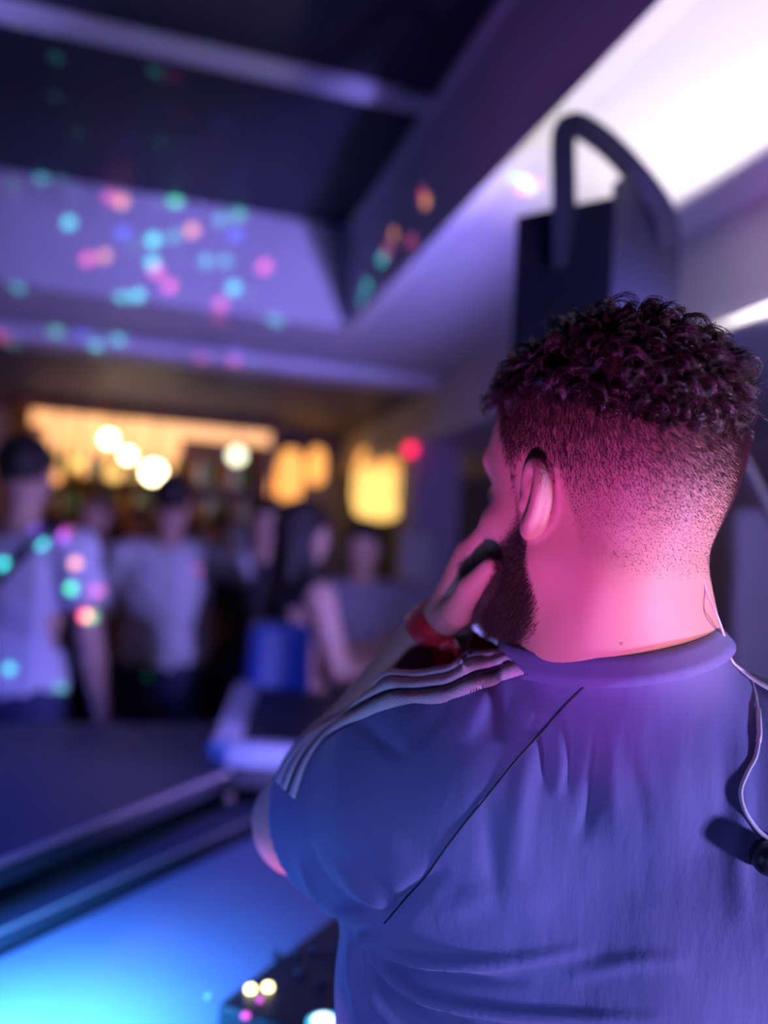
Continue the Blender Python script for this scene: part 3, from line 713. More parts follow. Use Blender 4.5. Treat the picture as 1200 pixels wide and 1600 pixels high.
tz = lambda Q: sstep(-.012, .012, Q[:, 2] - np.interp(Q[:, 1], [-.115, -.05, 0, .05, .10], [.050, .068, .082, .092, .088]))
stub = np.clip(hm*(.16+.45*sstep(-.02, .08, Q[:, 2])) + .9*tz(Q)*hm, 0, .96)
eardist = np.minimum(np.linalg.norm((Q-earC)*[1, 1, .8], axis=1), np.linalg.norm((Q-earC*[-1, 1, 1])*[1, 1, .8], axis=1))
stub *= sstep(.024, .036, eardist); stub = np.maximum(stub, .88*bm_*(handzone(V) > .030)*sstep(.022, .03, eardist))
man = thing('person', 'man seen from behind in navy striped T-shirt, hand raised to bearded chin', 'person', tuple(B(0, .15, 0)))
bo = mesh_obj('body', V, Fq, 'skinman', man, True)
at = bo.data.attributes.new('stubble', 'FLOAT', 'POINT'); at.data.foreach_set('value', stub.astype(np.float32))
for x in (1, -1):
    Vv, Ff = lathe([(.0128*math.sin(a)+1e-4, -.0128*math.cos(a)) for a in np.linspace(.03, 3.11, 14)], 18)
    c = Hd(.0315*x, .0800, .008)
    ev = [c + Lw*q[0] + Uw*q[1] + Fw*q[2] for q in Vv]; eo = mesh_obj('eye', ev, Ff, 'eye', man, True)
    mesh_obj('iris', [Hd(.0315*x, .0800, .008)+Lw*q[0]*.45+Uw*q[1]*.45+Fw*(.0115+q[2]*.14) for q in Vv], Ff, 'iris', eo, True)

# ---- hair
class Strands:
    def __init__(s): s.V = []; s.F = []; s.n = 0
    def add(s, paths, r0, sides=3):          # paths (N, K, 3)
        N, K, _ = paths.shape; T = np.gradient(paths, axis=1); T /= np.linalg.norm(T, axis=2, keepdims=True)+1e-9
        ref = np.array([.31, .57, .76]); a = np.cross(T, ref); a /= np.linalg.norm(a, axis=2, keepdims=True)+1e-9; b = np.cross(T, a)
        taper = np.linspace(1, 0, K)**.6*.85+.15; r = np.asarray(r0).reshape(-1, 1, 1)*taper[None, :, None]
        rings = [paths + r*(math.cos(t)*a+math.sin(t)*b) for t in np.arange(sides)*2*math.pi/sides]
        V = np.stack(rings, 2).reshape(-1, 3); base = s.n + (np.arange(N)[:, None]*K + np.arange(K-1)[None, :]).ravel()*sides
        fs = [np.stack([base+k, base+(k+1) % sides, base+sides+(k+1) % sides, base+sides+k], 1) for k in range(sides)]
        s.V.append(V); s.F.append(np.concatenate(fs)); s.n += len(V)
    def obj(s, name, m, parent): return mesh_obj(name, np.concatenate(s.V), np.concatenate(s.F), m, parent, True)
fc = V[Fq].mean(1); fn = np.cross(V[Fq[:, 2]]-V[Fq[:, 0]], V[Fq[:, 3]]-V[Fq[:, 1]]); ar = np.linalg.norm(fn, axis=1)+1e-12; fn /= ar[:, None]
Qf = (fc-headO) @ HR.T / HS
def sample(wt, N):
    p = wt*ar; p /= p.sum(); i = rng.choice(len(p), N, p=p)
    w4 = rng.dirichlet([1, 1, 1, 1], N)[:, :, None]; return (V[Fq[i]]*w4).sum(1), fn[i], Qf[i]
nearhead = np.linalg.norm(Qf, axis=1) < .165
earf = np.minimum(np.linalg.norm((Qf-earC)*[1, 1, .8], axis=1), np.linalg.norm((Qf-earC*[-1, 1, 1])*[1, 1, .8], axis=1)) 
hmf = hairline(Qf)*nearhead*sstep(.026, .036, earf); topf = tz(Qf)*hmf
def world(v): return v @ HR                        # head-frame direction -> world
# clipped sides, lengthening upwards
N = 42000; pr, pn, pq = sample(hmf*(1-topf*.6)*(.5+.5*(pn_ := (Qf[:, 2] > -.02)))+1e-9*nearhead, N)
grow = sstep(-.04, .085, pq[:, 2]); L = .0014 + .0105*grow**1.8*rng.uniform(.6, 1.2, N)
comb = world(np.stack([np.zeros(N), -.35-.25*rng.random(N), -.85*np.ones(N)], 1)); comb += rng.normal(0, .28, (N, 3))
dirn = pn*.55 + comb*.75; dirn /= np.linalg.norm(dirn, axis=1)[:, None]
K = 4; tt = np.linspace(0, 1, K)[None, :, None]
paths = pr[:, None]-pn[:, None]*.0004 + L[:, None, None]*(dirn[:, None]*tt + (comb-pn*.35)[:, None]*.25*tt**2)
S1 = Strands(); S1.add(paths, rng.uniform(.00009, .00020, N)); S1.obj('clipped_hair', 'bristle', man)
# curls on top, clumped into locks
NC = 560; cr, cn, cq = sample(topf**1.5+1e-12, NC)
NS = 15000; pr, pn, pq = sample(topf+1e-12, NS)
from mathutils import kdtree
kd = kdtree.KDTree(NC)
for i, p in enumerate(cr): kd.insert(Vector(p), i)
kd.balance(); ci = np.array([kd.find(Vector(p))[1] for p in pr])
flow = np.stack([np.sign(cq[:, 0]+.001)*.35+rng.normal(0, .35, NC), -.25+.55*(cq[:, 1] > .03)+rng.normal(0, .5, NC)-.3*(cq[:, 1] < -.04), rng.normal(-.15, .3, NC)-.55*(cq[:, 1] < -.06)], 1)
flow = world(flow); flow -= cn*(flow*cn).sum(1)[:, None]; flow /= np.linalg.norm(flow, axis=1)[:, None]
sidev = np.cross(cn, flow); ph = rng.uniform(0, 6.28, NC); hand_ = rng.choice([-1, 1], NC); Lc = rng.uniform(.024, .042, NC)*(1-.55*sstep(.11, .04, cq[:, 2]))
turn = rng.uniform(.8, 1.7, NC); rad = rng.uniform(.0035, .0075, NC)
K = 12; t = np.linspace(0, 1, K)[None, :]
fl, sd, nn = flow[ci][:, None], sidev[ci][:, None], cn[ci][:, None]
Ls = (Lc[ci]*rng.uniform(.7, 1.1, NS))[:, None]; a = ph[ci][:, None]+rng.normal(0, .3, (NS, 1)) + hand_[ci][:, None]*turn[ci][:, None]*6.28*t
pull = (cr[ci]-pr)[:, None]*(.78*sstep(0, .6, t))[:, :, None]; R_ = (rad[ci][:, None]*sstep(0, .45, t))*(Ls/.03)
lift = .0085*np.sin(np.minimum(t*1.7, 1.5708))*(Ls/.032)
paths = pr[:, None]-pn[:, None]*.0006 + pull + fl*(Ls*t*.75)[:, :, None] + nn*lift[:, :, None] + sd*(R_*np.cos(a))[:, :, None] + nn*(R_*(np.sin(a)+.15)*.9)[:, :, None] + rng.normal(0, .0004, (NS, 1, 3))*t[:, :, None]
# keep curls out of the skull
cc = Hd(0, -.012, .05); dv = (paths-cc) @ HR.T; el = np.sqrt(((dv/(np.array([.0785, .102, .091])*HS))**2).sum(2)); sc_ = np.maximum(1, 1.0/np.maximum(el, .2)); up_ = el > .55
paths = np.where(up_[:, :, None], cc+(dv*sc_[:, :, None]) @ HR, paths)
S2 = Strands(); S2.add(paths, rng.uniform(.00018, .00036, NS)); S2.obj('curly_hair', 'curl', man)
# beard

bf = (handzone(fc) > .030)*beard(Qf)*nearhead*sstep(.024, .03, earf)*sstep(.15, .13, np.abs(Qf[:, 2]))
N = 16000; pr, pn, pq = sample(bf+1e-12, N)
L = .003+.006*sstep(-.02, -.07, pq[:, 2])*rng.uniform(.5, 1.1, N); dn = world(np.stack([np.zeros(N), .2*np.ones(N), -1*np.ones(N)], 1))+rng.normal(0, .3, (N, 3))
K = 4; tt = np.linspace(0, 1, K)[None, :, None]
paths = pr[:, None] + L[:, None, None]*(pn[:, None]*tt*.8 + dn[:, None]*(.35*tt+.35*tt**2)); S3 = Strands(); S3.add(paths, rng.uniform(.00012, .00024, N)); S3.obj('beard', 'bristle', man)
bodyT = BVHTree.FromPolygons([tuple(v) for v in V], Fq.tolist())

# ---- T-shirt
slo, shi = lo-.03, hi+.03
sf = Field(frange(slo[0], shi[0], .0030), frange(slo[1], shi[1], .0030), frange(.80, 1.08, .008) + frange(1.08, 1.52, .0026))
torso(sf, .014, .05)
sf.cone(B(-.155, .12, 1.10), B(-.155, .13, .86), .048, .065, .06); sf.cone(B(.17, .12, 1.10), B(.18, .13, .86), .062, .065, .06)
sf.cone(B(-.14, .09, 1.24), B(-.16, .14, 1.06), .05, .05, .05)
sf.cone(NB+np.array([0, 0, -.03]), NB+(NT-NB)*.55, .084, .080, .035)
sdir = unit(E_l-S_l); cuffC = S_l + sdir*.150
sf.cone(B(-.15, .08, 1.315), S_l+np.array([0, 0, -.006]), .068, .076, .04)
sf.cone(S_l+np.array([0, 0, -.008]), S_l+sdir*.20+np.array([0, 0, -.004]), .075, .076, .03)
sf.cone(B(-.12, .085, 1.352), S_l+sdir*.13+np.array([0, 0, .030]), .056, .050, .05)
rdir = unit(E_r-S_r); cuffR = S_r + rdir*.17
sf.cone(S_r, S_r+rdir*.24, .085, .078, .05)
SV, SF = sf.mesh(); del sf
SV = smooth(SV, SF, 2)
# folds: ridges (+) and valleys (-) drawn along the cloth, seen from the back
def proj(Vv):
    c_ = (Vv-CAM) @ M; return 600+c_[:, 0]/(-c_[:, 2])*FPX, 800-c_[:, 1]/(-c_[:, 2])*FPX, -c_[:, 2]
def vnormals(Vv, Ff):
    n_ = np.cross(Vv[Ff[:, 2]]-Vv[Ff[:, 0]], Vv[Ff[:, 3]]-Vv[Ff[:, 1]]); out = np.zeros_like(Vv)
    for k in range(4):
        for a_ in range(3): out[:, a_] += np.bincount(Ff[:, k], n_[:, a_], len(Vv))
    return out/(np.linalg.norm(out, axis=1)[:, None]+1e-12)
FOLDS = [
 ([(905, 1070), (912, 1100), (921, 1145), (914, 1205)], 9, .0032), ([(945, 1075), (948, 1110), (953, 1180), (960, 1250), (962, 1320)], 10, .0032),
 ([(985, 1085), (996, 1145), (1010, 1232), (1022, 1330)], 12, .0026), ([(866, 1100), (869, 1127), (878, 1190), (872, 1250)], 9, .0026),
 ([(1149, 1100), (1150, 1171), (1154, 1260), (1150, 1340), (1160, 1450)], 14, .0035), ([(1128, 1110), (1130, 1180), (1128, 1300)], 12, -.003),
 ([(888, 1085), (894, 1120), (891, 1190), (880, 1250)], 9, -.0035), ([(926, 1060), (931, 1100), (936, 1180), (922, 1260), (905, 1320)], 10, -.0045),
 ([(970, 1090), (979, 1162), (1004, 1250), (1006, 1337), (1010, 1420)], 11, -.0032), ([(845, 1130), (852, 1180), (850, 1240)], 9, -.0025),
 ([(1040, 1120), (1052, 1240), (1060, 1400)], 16, .0018), ([(1090, 1150), (1092, 1260), (1098, 1420)], 16, -.0016),
 ([(830, 1160), (810, 1260), (800, 1380)], 14, .0018), ([(760, 1260), (770, 1350), (780, 1440)], 14, -.0016),
 ([(582, 1462), (620, 1492), (690, 1502), (790, 1500), (930, 1480)], 8, .0042), ([(590, 1478), (640, 1512), (720, 1528), (830, 1532)], 8, -.0040),
 ([(575, 1468), (605, 1512), (660, 1552), (760, 1574), (900, 1588), (1050, 1592)], 7, .0046), ([(572, 1480), (596, 1530), (650, 1576), (740, 1600)], 7, -.0046),
 ([(566, 1470), (582, 1530), (606, 1580), (640, 1620)], 6, .0045), ([(560, 1470), (570, 1530), (586, 1590)], 6, -.0045), ([(553, 1465), (556, 1530), (566, 1600)], 5, .003),
 ([(600, 1440), (640, 1400), (700, 1350)], 12, -.003), ([(570, 1432), (530, 1420), (492, 1388), (466, 1335)], 6, .0032), ([(590, 1425), (545, 1405), (505, 1365), (485, 1310)], 6, -.0028),
 ([(600, 1415), (560, 1385), (525, 1340)], 7, .0022), ([(620, 1415), (585, 1370), (560, 1310)], 9, -.0018),
 ([(800, 1060), (790, 1100), (780, 1160)], 12, -.0045), ([(835, 1050), (836, 1090), (830, 1140)], 10, .0036), ([(765, 1075), (745, 1110), (720, 1160)], 12, .0028),
 ([(690, 1100), (670, 1130), (640, 1170)], 12, -.0022), ([(560, 1120), (590, 1150), (640, 1190)], 12, -.0022), ([(1000, 1052), (1050, 1060), (1110, 1055)], 7, .0018),
 ([(1000, 1100), (1060, 1110), (1120, 1100)], 12, .0018), ([(1165, 1040), (1172, 1100), (1162, 1180)], 9, -.004),
 ([(700, 1420), (760, 1400), (860, 1420)], 16, .0016), ([(900, 1520), (1000, 1500), (1080, 1505)], 10, .0016),
]
N_ = vnormals(SV, SF); pu, pv, pd = proj(SV); facing = (((CAM-SV)*N_).sum(1) > 0)
disp = np.zeros(len(SV))
for pts, wd_, amp in FOLDS:
    pts = np.array([q[:2] for q in catmull([(*p, 0) for p in pts], 4)]); m_ = facing & (pu > pts[:, 0].min()-4*wd_) & (pu < pts[:, 0].max()+4*wd_) & (pv > pts[:, 1].min()-4*wd_) & (pv < pts[:, 1].max()+4*wd_)
    U, Vv = pu[m_], pv[m_]; best = np.full(len(U), 1e9); tb = np.zeros(len(U))
    for i in range(len(pts)-1):
        a_, b_ = pts[i], pts[i+1]; ba = b_-a_; tt_ = np.clip(((U-a_[0])*ba[0]+(Vv-a_[1])*ba[1])/(ba.dot(ba)+1e-9), 0, 1)
        dd = (U-a_[0]-tt_*ba[0])**2+(Vv-a_[1]-tt_*ba[1])**2; up2 = dd < best; best[up2] = dd[up2]; tb[up2] = (i+tt_[up2])/(len(pts)-1)
    disp[m_] += 2.2*amp*np.exp(-best/(1.6*wd_**2))*np.sin(np.clip(.14+.86*tb, 0, 1)*math.pi)**.9
# scalloped ridge of the shoulder, running down both sides of the seam
ru = (SV-bb0) @ rt; rz = SV[:, 2]; 
wav = np.zeros(len(SV))
for uc, wpx, am in ((612, 17, .007), (655, 20, -.005), (738, 18, .006), (700, 18, -.005), (775, 16, -.010), (835, 18, .005)):
    wav += am*np.exp(-((pu-uc)/wpx)**2)
bandv = np.interp(pu, [440, 520, 600, 745, 905, 940], [1230, 1110, 1068, 1045, 1005, 1005])
disp += wav*np.exp(-((pv-bandv)/40)**2)
lowf = np.sin(SV @ np.array([31., 17., 23.]))*np.sin(SV @ np.array([-19., 27., 14.])+1)
_r = SV-NB; _a = _r @ unit(NT-NB); disp *= sstep(.092, .125, np.linalg.norm(_r-_a[:, None]*unit(NT-NB), axis=1))
SV2 = SV + N_*(disp + .0012*lowf)[:, None]
# openings: neck, cuffs, hem
nax = unit(NT-NB); RN = .086
rel = SV2-NB; al = rel @ nax; rd = np.linalg.norm(rel-al[:, None]*nax, axis=1)
A0 = .045
kill = (rd < .097) & (al > A0)
# opening of the sleeves
def opened(C, d, R): r_ = SV2-C; t_ = r_ @ d; return (t_ > 0) & (np.linalg.norm(r_-t_[:, None]*d, axis=1) < R)
kill |= opened(cuffC, sdir, .13) | opened(cuffR, rdir, .12)
kill |= SV2[:, 2] < .84
shT0 = BVHTree.FromPolygons([tuple(v) for v in SV2], SF.tolist())
CV, CF = cut(SV2, SF, kill)
sh = mesh_obj('t_shirt', CV, CF, 'shirt', man, True)
sm_ = sh.modifiers.new('thickness', 'SOLIDIFY'); sm_.thickness = .0016; sm_.offset = 1
# collar: ring round the neck, lying on the shirt's edge
ring = []; rn = []
e1_ = unit(np.cross(nax, [0, 1, .3])); e2_ = np.cross(nax, e1_)
for i in range(72):
    a = 2*math.pi*i/72; dd = math.cos(a)*e1_+math.sin(a)*e2_; s0 = NB + nax*(A0-.001) + dd*.16
    hit = shT0.ray_cast(Vector(s0), Vector(-dd), .2)
    if hit[0] is None: hit = (shT0.find_nearest(Vector(NB+dd*RN)))
    hp = np.array(hit[0]); q_ = hp-NB; q_ -= nax*q_.dot(nax); rr0 = min(np.linalg.norm(q_), .0985)
    hp = NB + dd*rr0 + nax*(hp-NB).dot(nax)
    ring.append(hp); rn.append(dd)
ring = np.array(ring)
for _ in range(6): ring = (np.roll(ring, 1, 0)+ring*2+np.roll(ring, -1, 0))/4
V_ = []; F_ = []; prof = [(-.002, .010), (.0032, .0095), (.0046, .005), (.0052, -.002), (.0050, -.009), (.000, -.009), (-.0022, .0)]
for i in range(72):
    for (o_, h_) in prof:
        V_.append(ring[i] + rn[i]*(o_ + max(0, -h_)*.75 - max(0, h_)*.42) + nax*h_)
k_ = len(prof)
for i in range(72):
    for j in range(k_): F_.append((i*k_+j, i*k_+(j+1) % k_, ((i+1) % 72)*k_+(j+1) % k_, ((i+1) % 72)*k_+j))
recalc(mesh_obj('collar', V_, F_, 'shirt', man, True))
shT = BVHTree.FromPolygons([tuple(v) for v in CV], CF.tolist())
def onshirt(u, v, D=.66, lift=.0027):
    d = ray(u, v); h_ = shT.ray_cast(Vector(CAM), Vector(d), 1.2)
    if h_[0] is None: h_ = shT.find_nearest(Vector(P(u, v, D)))
    nn_ = np.array(h_[1]); 
    if nn_.dot(d) > 0: nn_ = -nn_
    return np.array(h_[0])+nn_*lift, nn_
def clothline(px_, n=6, lift=.0027, sm=2):
    pts = [onshirt(q[0], q[1], lift=lift) for q in catmull([(*p, 0) for p in px_], n)]
    p_ = np.array([p[0] for p in pts]); n_ = np.array([p[1] for p in pts])
    for _ in range(sm):
        p_[1:-1] = (p_[:-2]+2*p_[1:-1]+p_[2:])/4; n_[1:-1] = (n_[:-2]+2*n_[1:-1]+n_[2:])/4
    return p_, n_/np.linalg.norm(n_, axis=1)[:, None]
seam_px = [(950, 1042), (915, 1072), (875, 1112), (800, 1196), (720, 1292), (660, 1372), (604, 1440)]
p_, n_ = clothline(seam_px, lift=.0026); mesh_obj('raglan_seam', *tube(p_, .0008, 6), 'piping', man, True)
low_px = [(903, 1012), (879, 1021), (851, 1040), (800, 1050), (777, 1061), (744, 1072), (716, 1082), (688, 1092), (641, 1093), (604, 1099), (567, 1116), (529, 1135), (506, 1154), (483, 1184), (469, 1218), (460, 1245)]
p_, n_ = clothline(low_px, 4)
def shift(p_, n_, dist):                      # walk over the shoulder, staying on the cloth
    out = []; no = []
    for i in range(len(p_)):
        t_ = unit(p_[min(i+1, len(p_)-1)]-p_[max(i-1, 0)]); s_v = np.cross(n_[i], t_); s_v /= np.linalg.norm(s_v)
        if s_v.dot(fwd+Z_*.5) < 0: s_v = -s_v
        q = p_[i]; nq = n_[i]
        for _ in range(6):
            sv = s_v-nq*s_v.dot(nq); sv /= np.linalg.norm(sv)+1e-9; h_ = shT.find_nearest(Vector(q+sv*dist/6)); nq2 = np.array(h_[1]); nq2 = nq2 if nq2.dot(nq) > 0 else -nq2
            nq = nq2; q = np.array(h_[0])+nq*.0027
        out.append(q); no.append(nq)
    out = np.array(out); no = np.array(no)
    for _ in range(3): out[1:-1] = (out[:-2]+2*out[1:-1]+out[2:])/4; no[1:-1] = (no[:-2]+2*no[1:-1]+no[2:])/4
    return out, no/np.linalg.norm(no, axis=1)[:, None]
mesh_obj('stripe', *ribbon(p_, n_, .0072, .0007), 'stripe', man, True)
q1_, m1_ = shift(p_, n_, .0180); mesh_obj('stripe', *ribbon(q1_, m1_, .0072, .0007), 'stripe', man, True)
q2_, m2_ = shift(p_, n_, .0090); mesh_obj('stripe_piping', *ribbon(q2_, m2_, .0019, .0011), 'piping', man, True)
q3_, m3_ = shift(q1_, m1_, .0180); mesh_obj('stripe', *ribbon(q3_, m3_, .0072, .0007), 'stripe', man, True)
qs, ms = shift(p_, n_, -.0052) if False else clothline([(a_+2, b_+10) for a_, b_ in low_px], 4)
# overlock stitches below the lowest stripe
parts = []
for i in range(len(qs)-1):
    L_ = np.linalg.norm(qs[i+1]-qs[i]); k2 = max(1, int(L_/.0022))
    for j in range(k2):
        t_ = unit(qs[i+1]-qs[i]); s_v = np.cross(ms[i], t_); p0 = qs[i]+(qs[i+1]-qs[i])*(j/k2); parts.append(tube([p0-s_v*.0016+ms[i]*.0004, p0+s_v*.0016+t_*.001+ms[i]*.0004], .00028, 4))
mesh_obj('stitching', *merge(parts), 'stitch', man)
# right shoulder's stripe, just at the frame's edge
pr_, nr_ = clothline([(1140, 985), (1155, 992), (1175, 998), (1200, 1008), (1235, 1022)], 4, lift=.002)
mesh_obj('stripe', *ribbon(pr_, nr_, .0044, .0008), 'stripe', man, True)
# trousers and shoes
tf = Field(frange(lo[0], hi[0], .010), frange(lo[1], hi[1], .010), frange(.03, 1.05, .010))
tf.ell(B(0, .16, .92), (.205, .155, .15), np.array([rt, fwd, Z_]), .04)
for s in (-1, 1): tf.cone(B(.10*s, .16, .90), B(.11*s, .15, .50), .108, .080, .04); tf.cone(B(.11*s, .15, .50), B(.12*s, .17, .08), .080, .062, .03)
tv, tq = tf.mesh(); tv, tq = cut(tv, tq, tv[:, 2] > .98); mesh_obj('trousers', tv, tq, 'jeans', man, True)
for s in (-1, 1):
    tf = Field(frange(lo[0], hi[0], .006), frange(lo[1], hi[1], .006), frange(-.02, .16, .006))
    tf.cone(B(.12*s, .14, .05), B(.135*s, .32, .035), .048, .036, .02); tf.cone(B(.12*s, .15, .10), B(.12*s, .15, .06), .05, .05, .02)
    tv, tq = tf.mesh(); tv[:, 2] = np.maximum(tv[:, 2], 0); mesh_obj('shoe', tv, tq, 'shoe', man, True)
# red wristband
wd = unit(W_l-E_l); wc = W_l + wd*.004
wx = unit(np.cross(wd, [0, 0, 1])); wy = np.cross(wd, wx); V_ = []; F_ = []
prof = [(-.013, 0), (-.012, .0014), (0, .002), (.012, .0014), (.013, 0), (0, -.0004)]
for i in range(48):
    a = 2*math.pi*i/48; dd = math.cos(a)*wx+math.sin(a)*wy
    for (h_, o_) in prof:
        c_ = wc+wd*h_; ht = bodyT.ray_cast(Vector(c_+dd*.09), Vector(-dd), .09); r_ = np.linalg.norm(np.array(ht[0])-c_) if ht[0] else .035
        V_.append(c_+dd*(r_+.001+o_))
for i in range(48):
    for j in range(6): F_.append((i*6+j, i*6+(j+1) % 6, ((i+1) % 48)*6+(j+1) % 6, ((i+1) % 48)*6+j))
recalc(mesh_obj('wristband', V_, F_, 'red', man, True))
# earpiece cable
cpx = [(1105, 872, .655), (1099, 898, .645), (1106, 930, .640), (1122, 966, .635)]
pts = [P(*q) for q in cpx]
for (u, v) in ((1135, 1000), (1152, 1032), (1168, 1062), (1180, 1105), (1183, 1148)): pts.append(onshirt(u, v, lift=.003)[0])
pts2 = [onshirt(u, v, lift=.0032)[0] for (u, v) in ((1183, 1148), (1176, 1182), (1163, 1206), (1155, 1234), (1160, 1262), (1174, 1288), (1192, 1304), (1212, 1312))]
ec = thing('earpiece_cable', 'thin white earpiece cable running down the back from the neck', 'cable', tuple(pts2[-1]))
p1 = catmull(pts, 8); mesh_obj('thin_cable', *tube(p1, .0009, 8), 'cable', ec, True)
p2 = catmull(pts2, 8); mesh_obj('thick_cable', *tube(p2, .0017, 8), 'cable', ec, True)
mesh_obj('cable_joint', *tube([p1[-8], p1[-4], p1[-1], p2[3]], .0021, 8), 'cable', ec, True)
cc_, cn_ = onshirt(1192, 1334, lift=.0)
cn_ = unit(cn_); a1_ = unit(np.cross(cn_, [0, 0, 1])); a2_ = np.cross(cn_, a1_)
V_, F_ = lathe([(.010, 0), (.0115, .006), (.0115, .014), (.009, .018), (.003, .019)], 22)
mesh_obj('microphone_clip', [cc_+a1_*x+a2_*y+cn_*z for x, y, z in V_], F_, 'blackmetal', ec, True)

# ------------------------------------------------------------------ the crowd
def crowd_person(u, D, face_deg, label, top, H=1.74, hair='hair', sleeve='short', arms=None, group=None, strap=False, longhair=False, build=1.0, hands=True):
    gx, gy = ground(u, D); a = math.radians(face_deg)       # 0 = facing away along +Y, 180 = facing the camera
    f_ = np.array([-math.sin(a), math.cos(a), 0]); r_ = np.array([math.cos(a), math.sin(a), 0]); k = H/1.74; o = np.array([gx, gy, 0])
    def L_(x, y, z): return o + k*(r_*x*build + f_*y) + Z_*z*k
    R_ = np.array([r_, f_, Z_]); hst = .009
    def fld(z0=0., z1=None, h=hst):
        z1 = z1 or H+.35; return Field(frange(gx-.55, gx+.55, h), frange(gy-.55, gy+.55, h), frange(z0-.03, z1, h))
    arms = arms or [((-.24, .02, 1.12), (-.25, .12, .88)), ((.24, .02, 1.12), (.25, .12, .88))]
    t = thing('person', label, 'person', (gx, gy, 0), group)
    b = fld(0, H+.5)
    def tor(fl, g=0.):
        fl.ell(L_(0, 0, 1.22), (.165*build+g, .108+g, .22+g), R_, .05); fl.ell(L_(0, 0, 1.0), (.15*build+g, .11+g, .17+g), R_, .05)
        fl.cone(L_(-.14, 0, 1.39), L_(.14, 0, 1.39), .058+g, .058+g, .05)
    tor(b); b.ell(L_(0, 0, .93), (.16, .115, .11), R_, .05)
    b.cone(L_(0, -.01, 1.40), L_(0, .01, 1.56), .055, .052, .03)
    b.ell(L_(0, .005, 1.645), (.074, .094, .100), R_, .02); b.ell(L_(0, .03, 1.585), (.055, .062, .06), R_, .03); b.ell(L_(0, .07, 1.545), (.025, .022, .02), R_, .02)
    b.cone(L_(0, .09, 1.64), L_(0, .112, 1.605), .009, .013, .01)
    b.cone(L_(-.035, .083, 1.662), L_(.035, .083, 1.662), .010, .010, .012); b.cone(L_(-.016, .088, 1.57), L_(.016, .088, 1.57), .008, .008, .008)
    for s in (-1, 1): b.ell(L_(.076*s, -.002, 1.625), (.010, .018, .032), R_, .008); b.ell(L_(.032*s, .1, 1.64), (.014, .012, .010), R_, .008, 'sub')
    for s, (el_, wr) in zip((-1, 1), arms):
        S_ = L_(.185*s, 0, 1.385); E_ = L_(*el_); W_ = L_(*wr)
        b.cone(S_, E_, .055, .040, .03); b.cone(E_, E_+(W_-E_)*.3, .038, .041, .02); b.cone(E_+(W_-E_)*.3, W_, .041, .027, .02)
        if hands: hand(b, W_, W_-E_, f_ if s*r_.dot(W_-E_) < .5 else Z_, r_*s, (.25, .35, .25), (.1, .1), 1.1*k)
        else: hand(b, W_, W_-E_, f_, r_*s, (.5, .6, .4), (.2, .2), 1.1*k)
    for s in (-1, 1):
        b.cone(L_(.09*s, 0, .90), L_(.10*s, .01, .50), .085, .056, .04); b.cone(L_(.10*s, .01, .50), L_(.11*s, -.02, .09), .055, .036, .03); b.cone(L_(.11*s, -.02, .05), L_(.12*s, .12, .03), .036, .028, .02)
    v_, q_ = b.mesh(); v_[:, 2] = np.maximum(v_[:, 2], .004); mesh_obj('body', v_, q_, 'skin', t, True)
    c_ = fld(.7, 1.7*k); tor(c_, .016); c_.ell(L_(0, 0, .98), (.172*build, .128, .15), R_, .04)
    cutl = []
    for s, (el_, wr) in zip((-1, 1), arms):
        S_ = L_(.185*s, 0, 1.385); E_ = L_(*el_); W_ = L_(*wr)
        if sleeve == 'long': c_.cone(S_, E_, .068, .054, .03); c_.cone(E_, W_, .052, .042, .02); cutl.append((W_-unit(W_-E_)*.02, unit(W_-E_), .07))
        elif sleeve == 'short': c_.cone(S_, E_, .072, .068, .03); cutl.append((S_+(E_-S_)*.68, unit(E_-S_), .12))
        else: cutl.append((S_+(E_-S_)*.05, unit(E_-S_), .12))
    v_, q_ = c_.mesh(); v_ = smooth(v_, q_, 1); nn_ = vnormals(v_, q_)
    v_ = v_ + nn_*(.006*np.sin(v_ @ np.array([40., 25., 18.])*1.3)*np.sin(v_[:, 2]*24+3*np.sin(v_[:, 0]*13)))[:, None]
    kl = (v_[:, 2] < .86*k) | ((np.linalg.norm((v_-L_(0, -.005, 1.45))[:, :2], axis=1) < .072) & (v_[:, 2] > 1.41*k))
    for (C, d, R) in cutl: rr_ = v_-C; tt_ = rr_ @ d; kl |= (tt_ > 0) & (np.linalg.norm(rr_-tt_[:, None]*d, axis=1) < R)
    v_, q_ = cut(v_, q_, kl); so = mesh_obj('top', v_, q_, top, t, True)
    c_ = fld(.03, 1.05*k, .012); c_.ell(L_(0, 0, .93), (.175, .13, .13), R_, .04)
    for s in (-1, 1): c_.cone(L_(.09*s, 0, .90), L_(.10*s, .01, .50), .098, .070, .04); c_.cone(L_(.10*s, .01, .50), L_(.11*s, -.02, .08), .070, .055, .03)
    v_, q_ = c_.mesh(); v_, q_ = cut(v_, q_, v_[:, 2] > .97*k); mesh_obj('trousers', v_, q_, 'jeans', t, True)
    for s in (-1, 1):
        c_ = Field(frange(gx-.4, gx+.4, .010), frange(gy-.4, gy+.4, .010), frange(-.03, .14, .010)); c_.cone(L_(.11*s, -.03, .05), L_(.12*s, .13, .035), .046, .036, .02)
        v_, q_ = c_.mesh(); v_[:, 2] = np.maximum(v_[:, 2], 0); mesh_obj('shoe', v_, q_, 'shoe', t, True)
    c_ = fld(1.2, H+.1, .009); c_.ell(L_(0, -.008, 1.668), (.084, .104, .098), R_, .02); c_.ell(L_(0, .06, 1.60), (.10, .055, .062), R_, .01, 'sub')
    if longhair:
        c_.ell(L_(0, -.07, 1.52), (.085, .045, .16), R_, .04)
        for s in (-1, 1): c_.cone(L_(.075*s, -.02, 1.62), L_(.085*s, .01, 1.42), .03, .022, .03)
    else: c_.cone(L_(-.03, .01, 1.46), L_(.03, .01, 1.46), .075, .075, .01, 'sub')
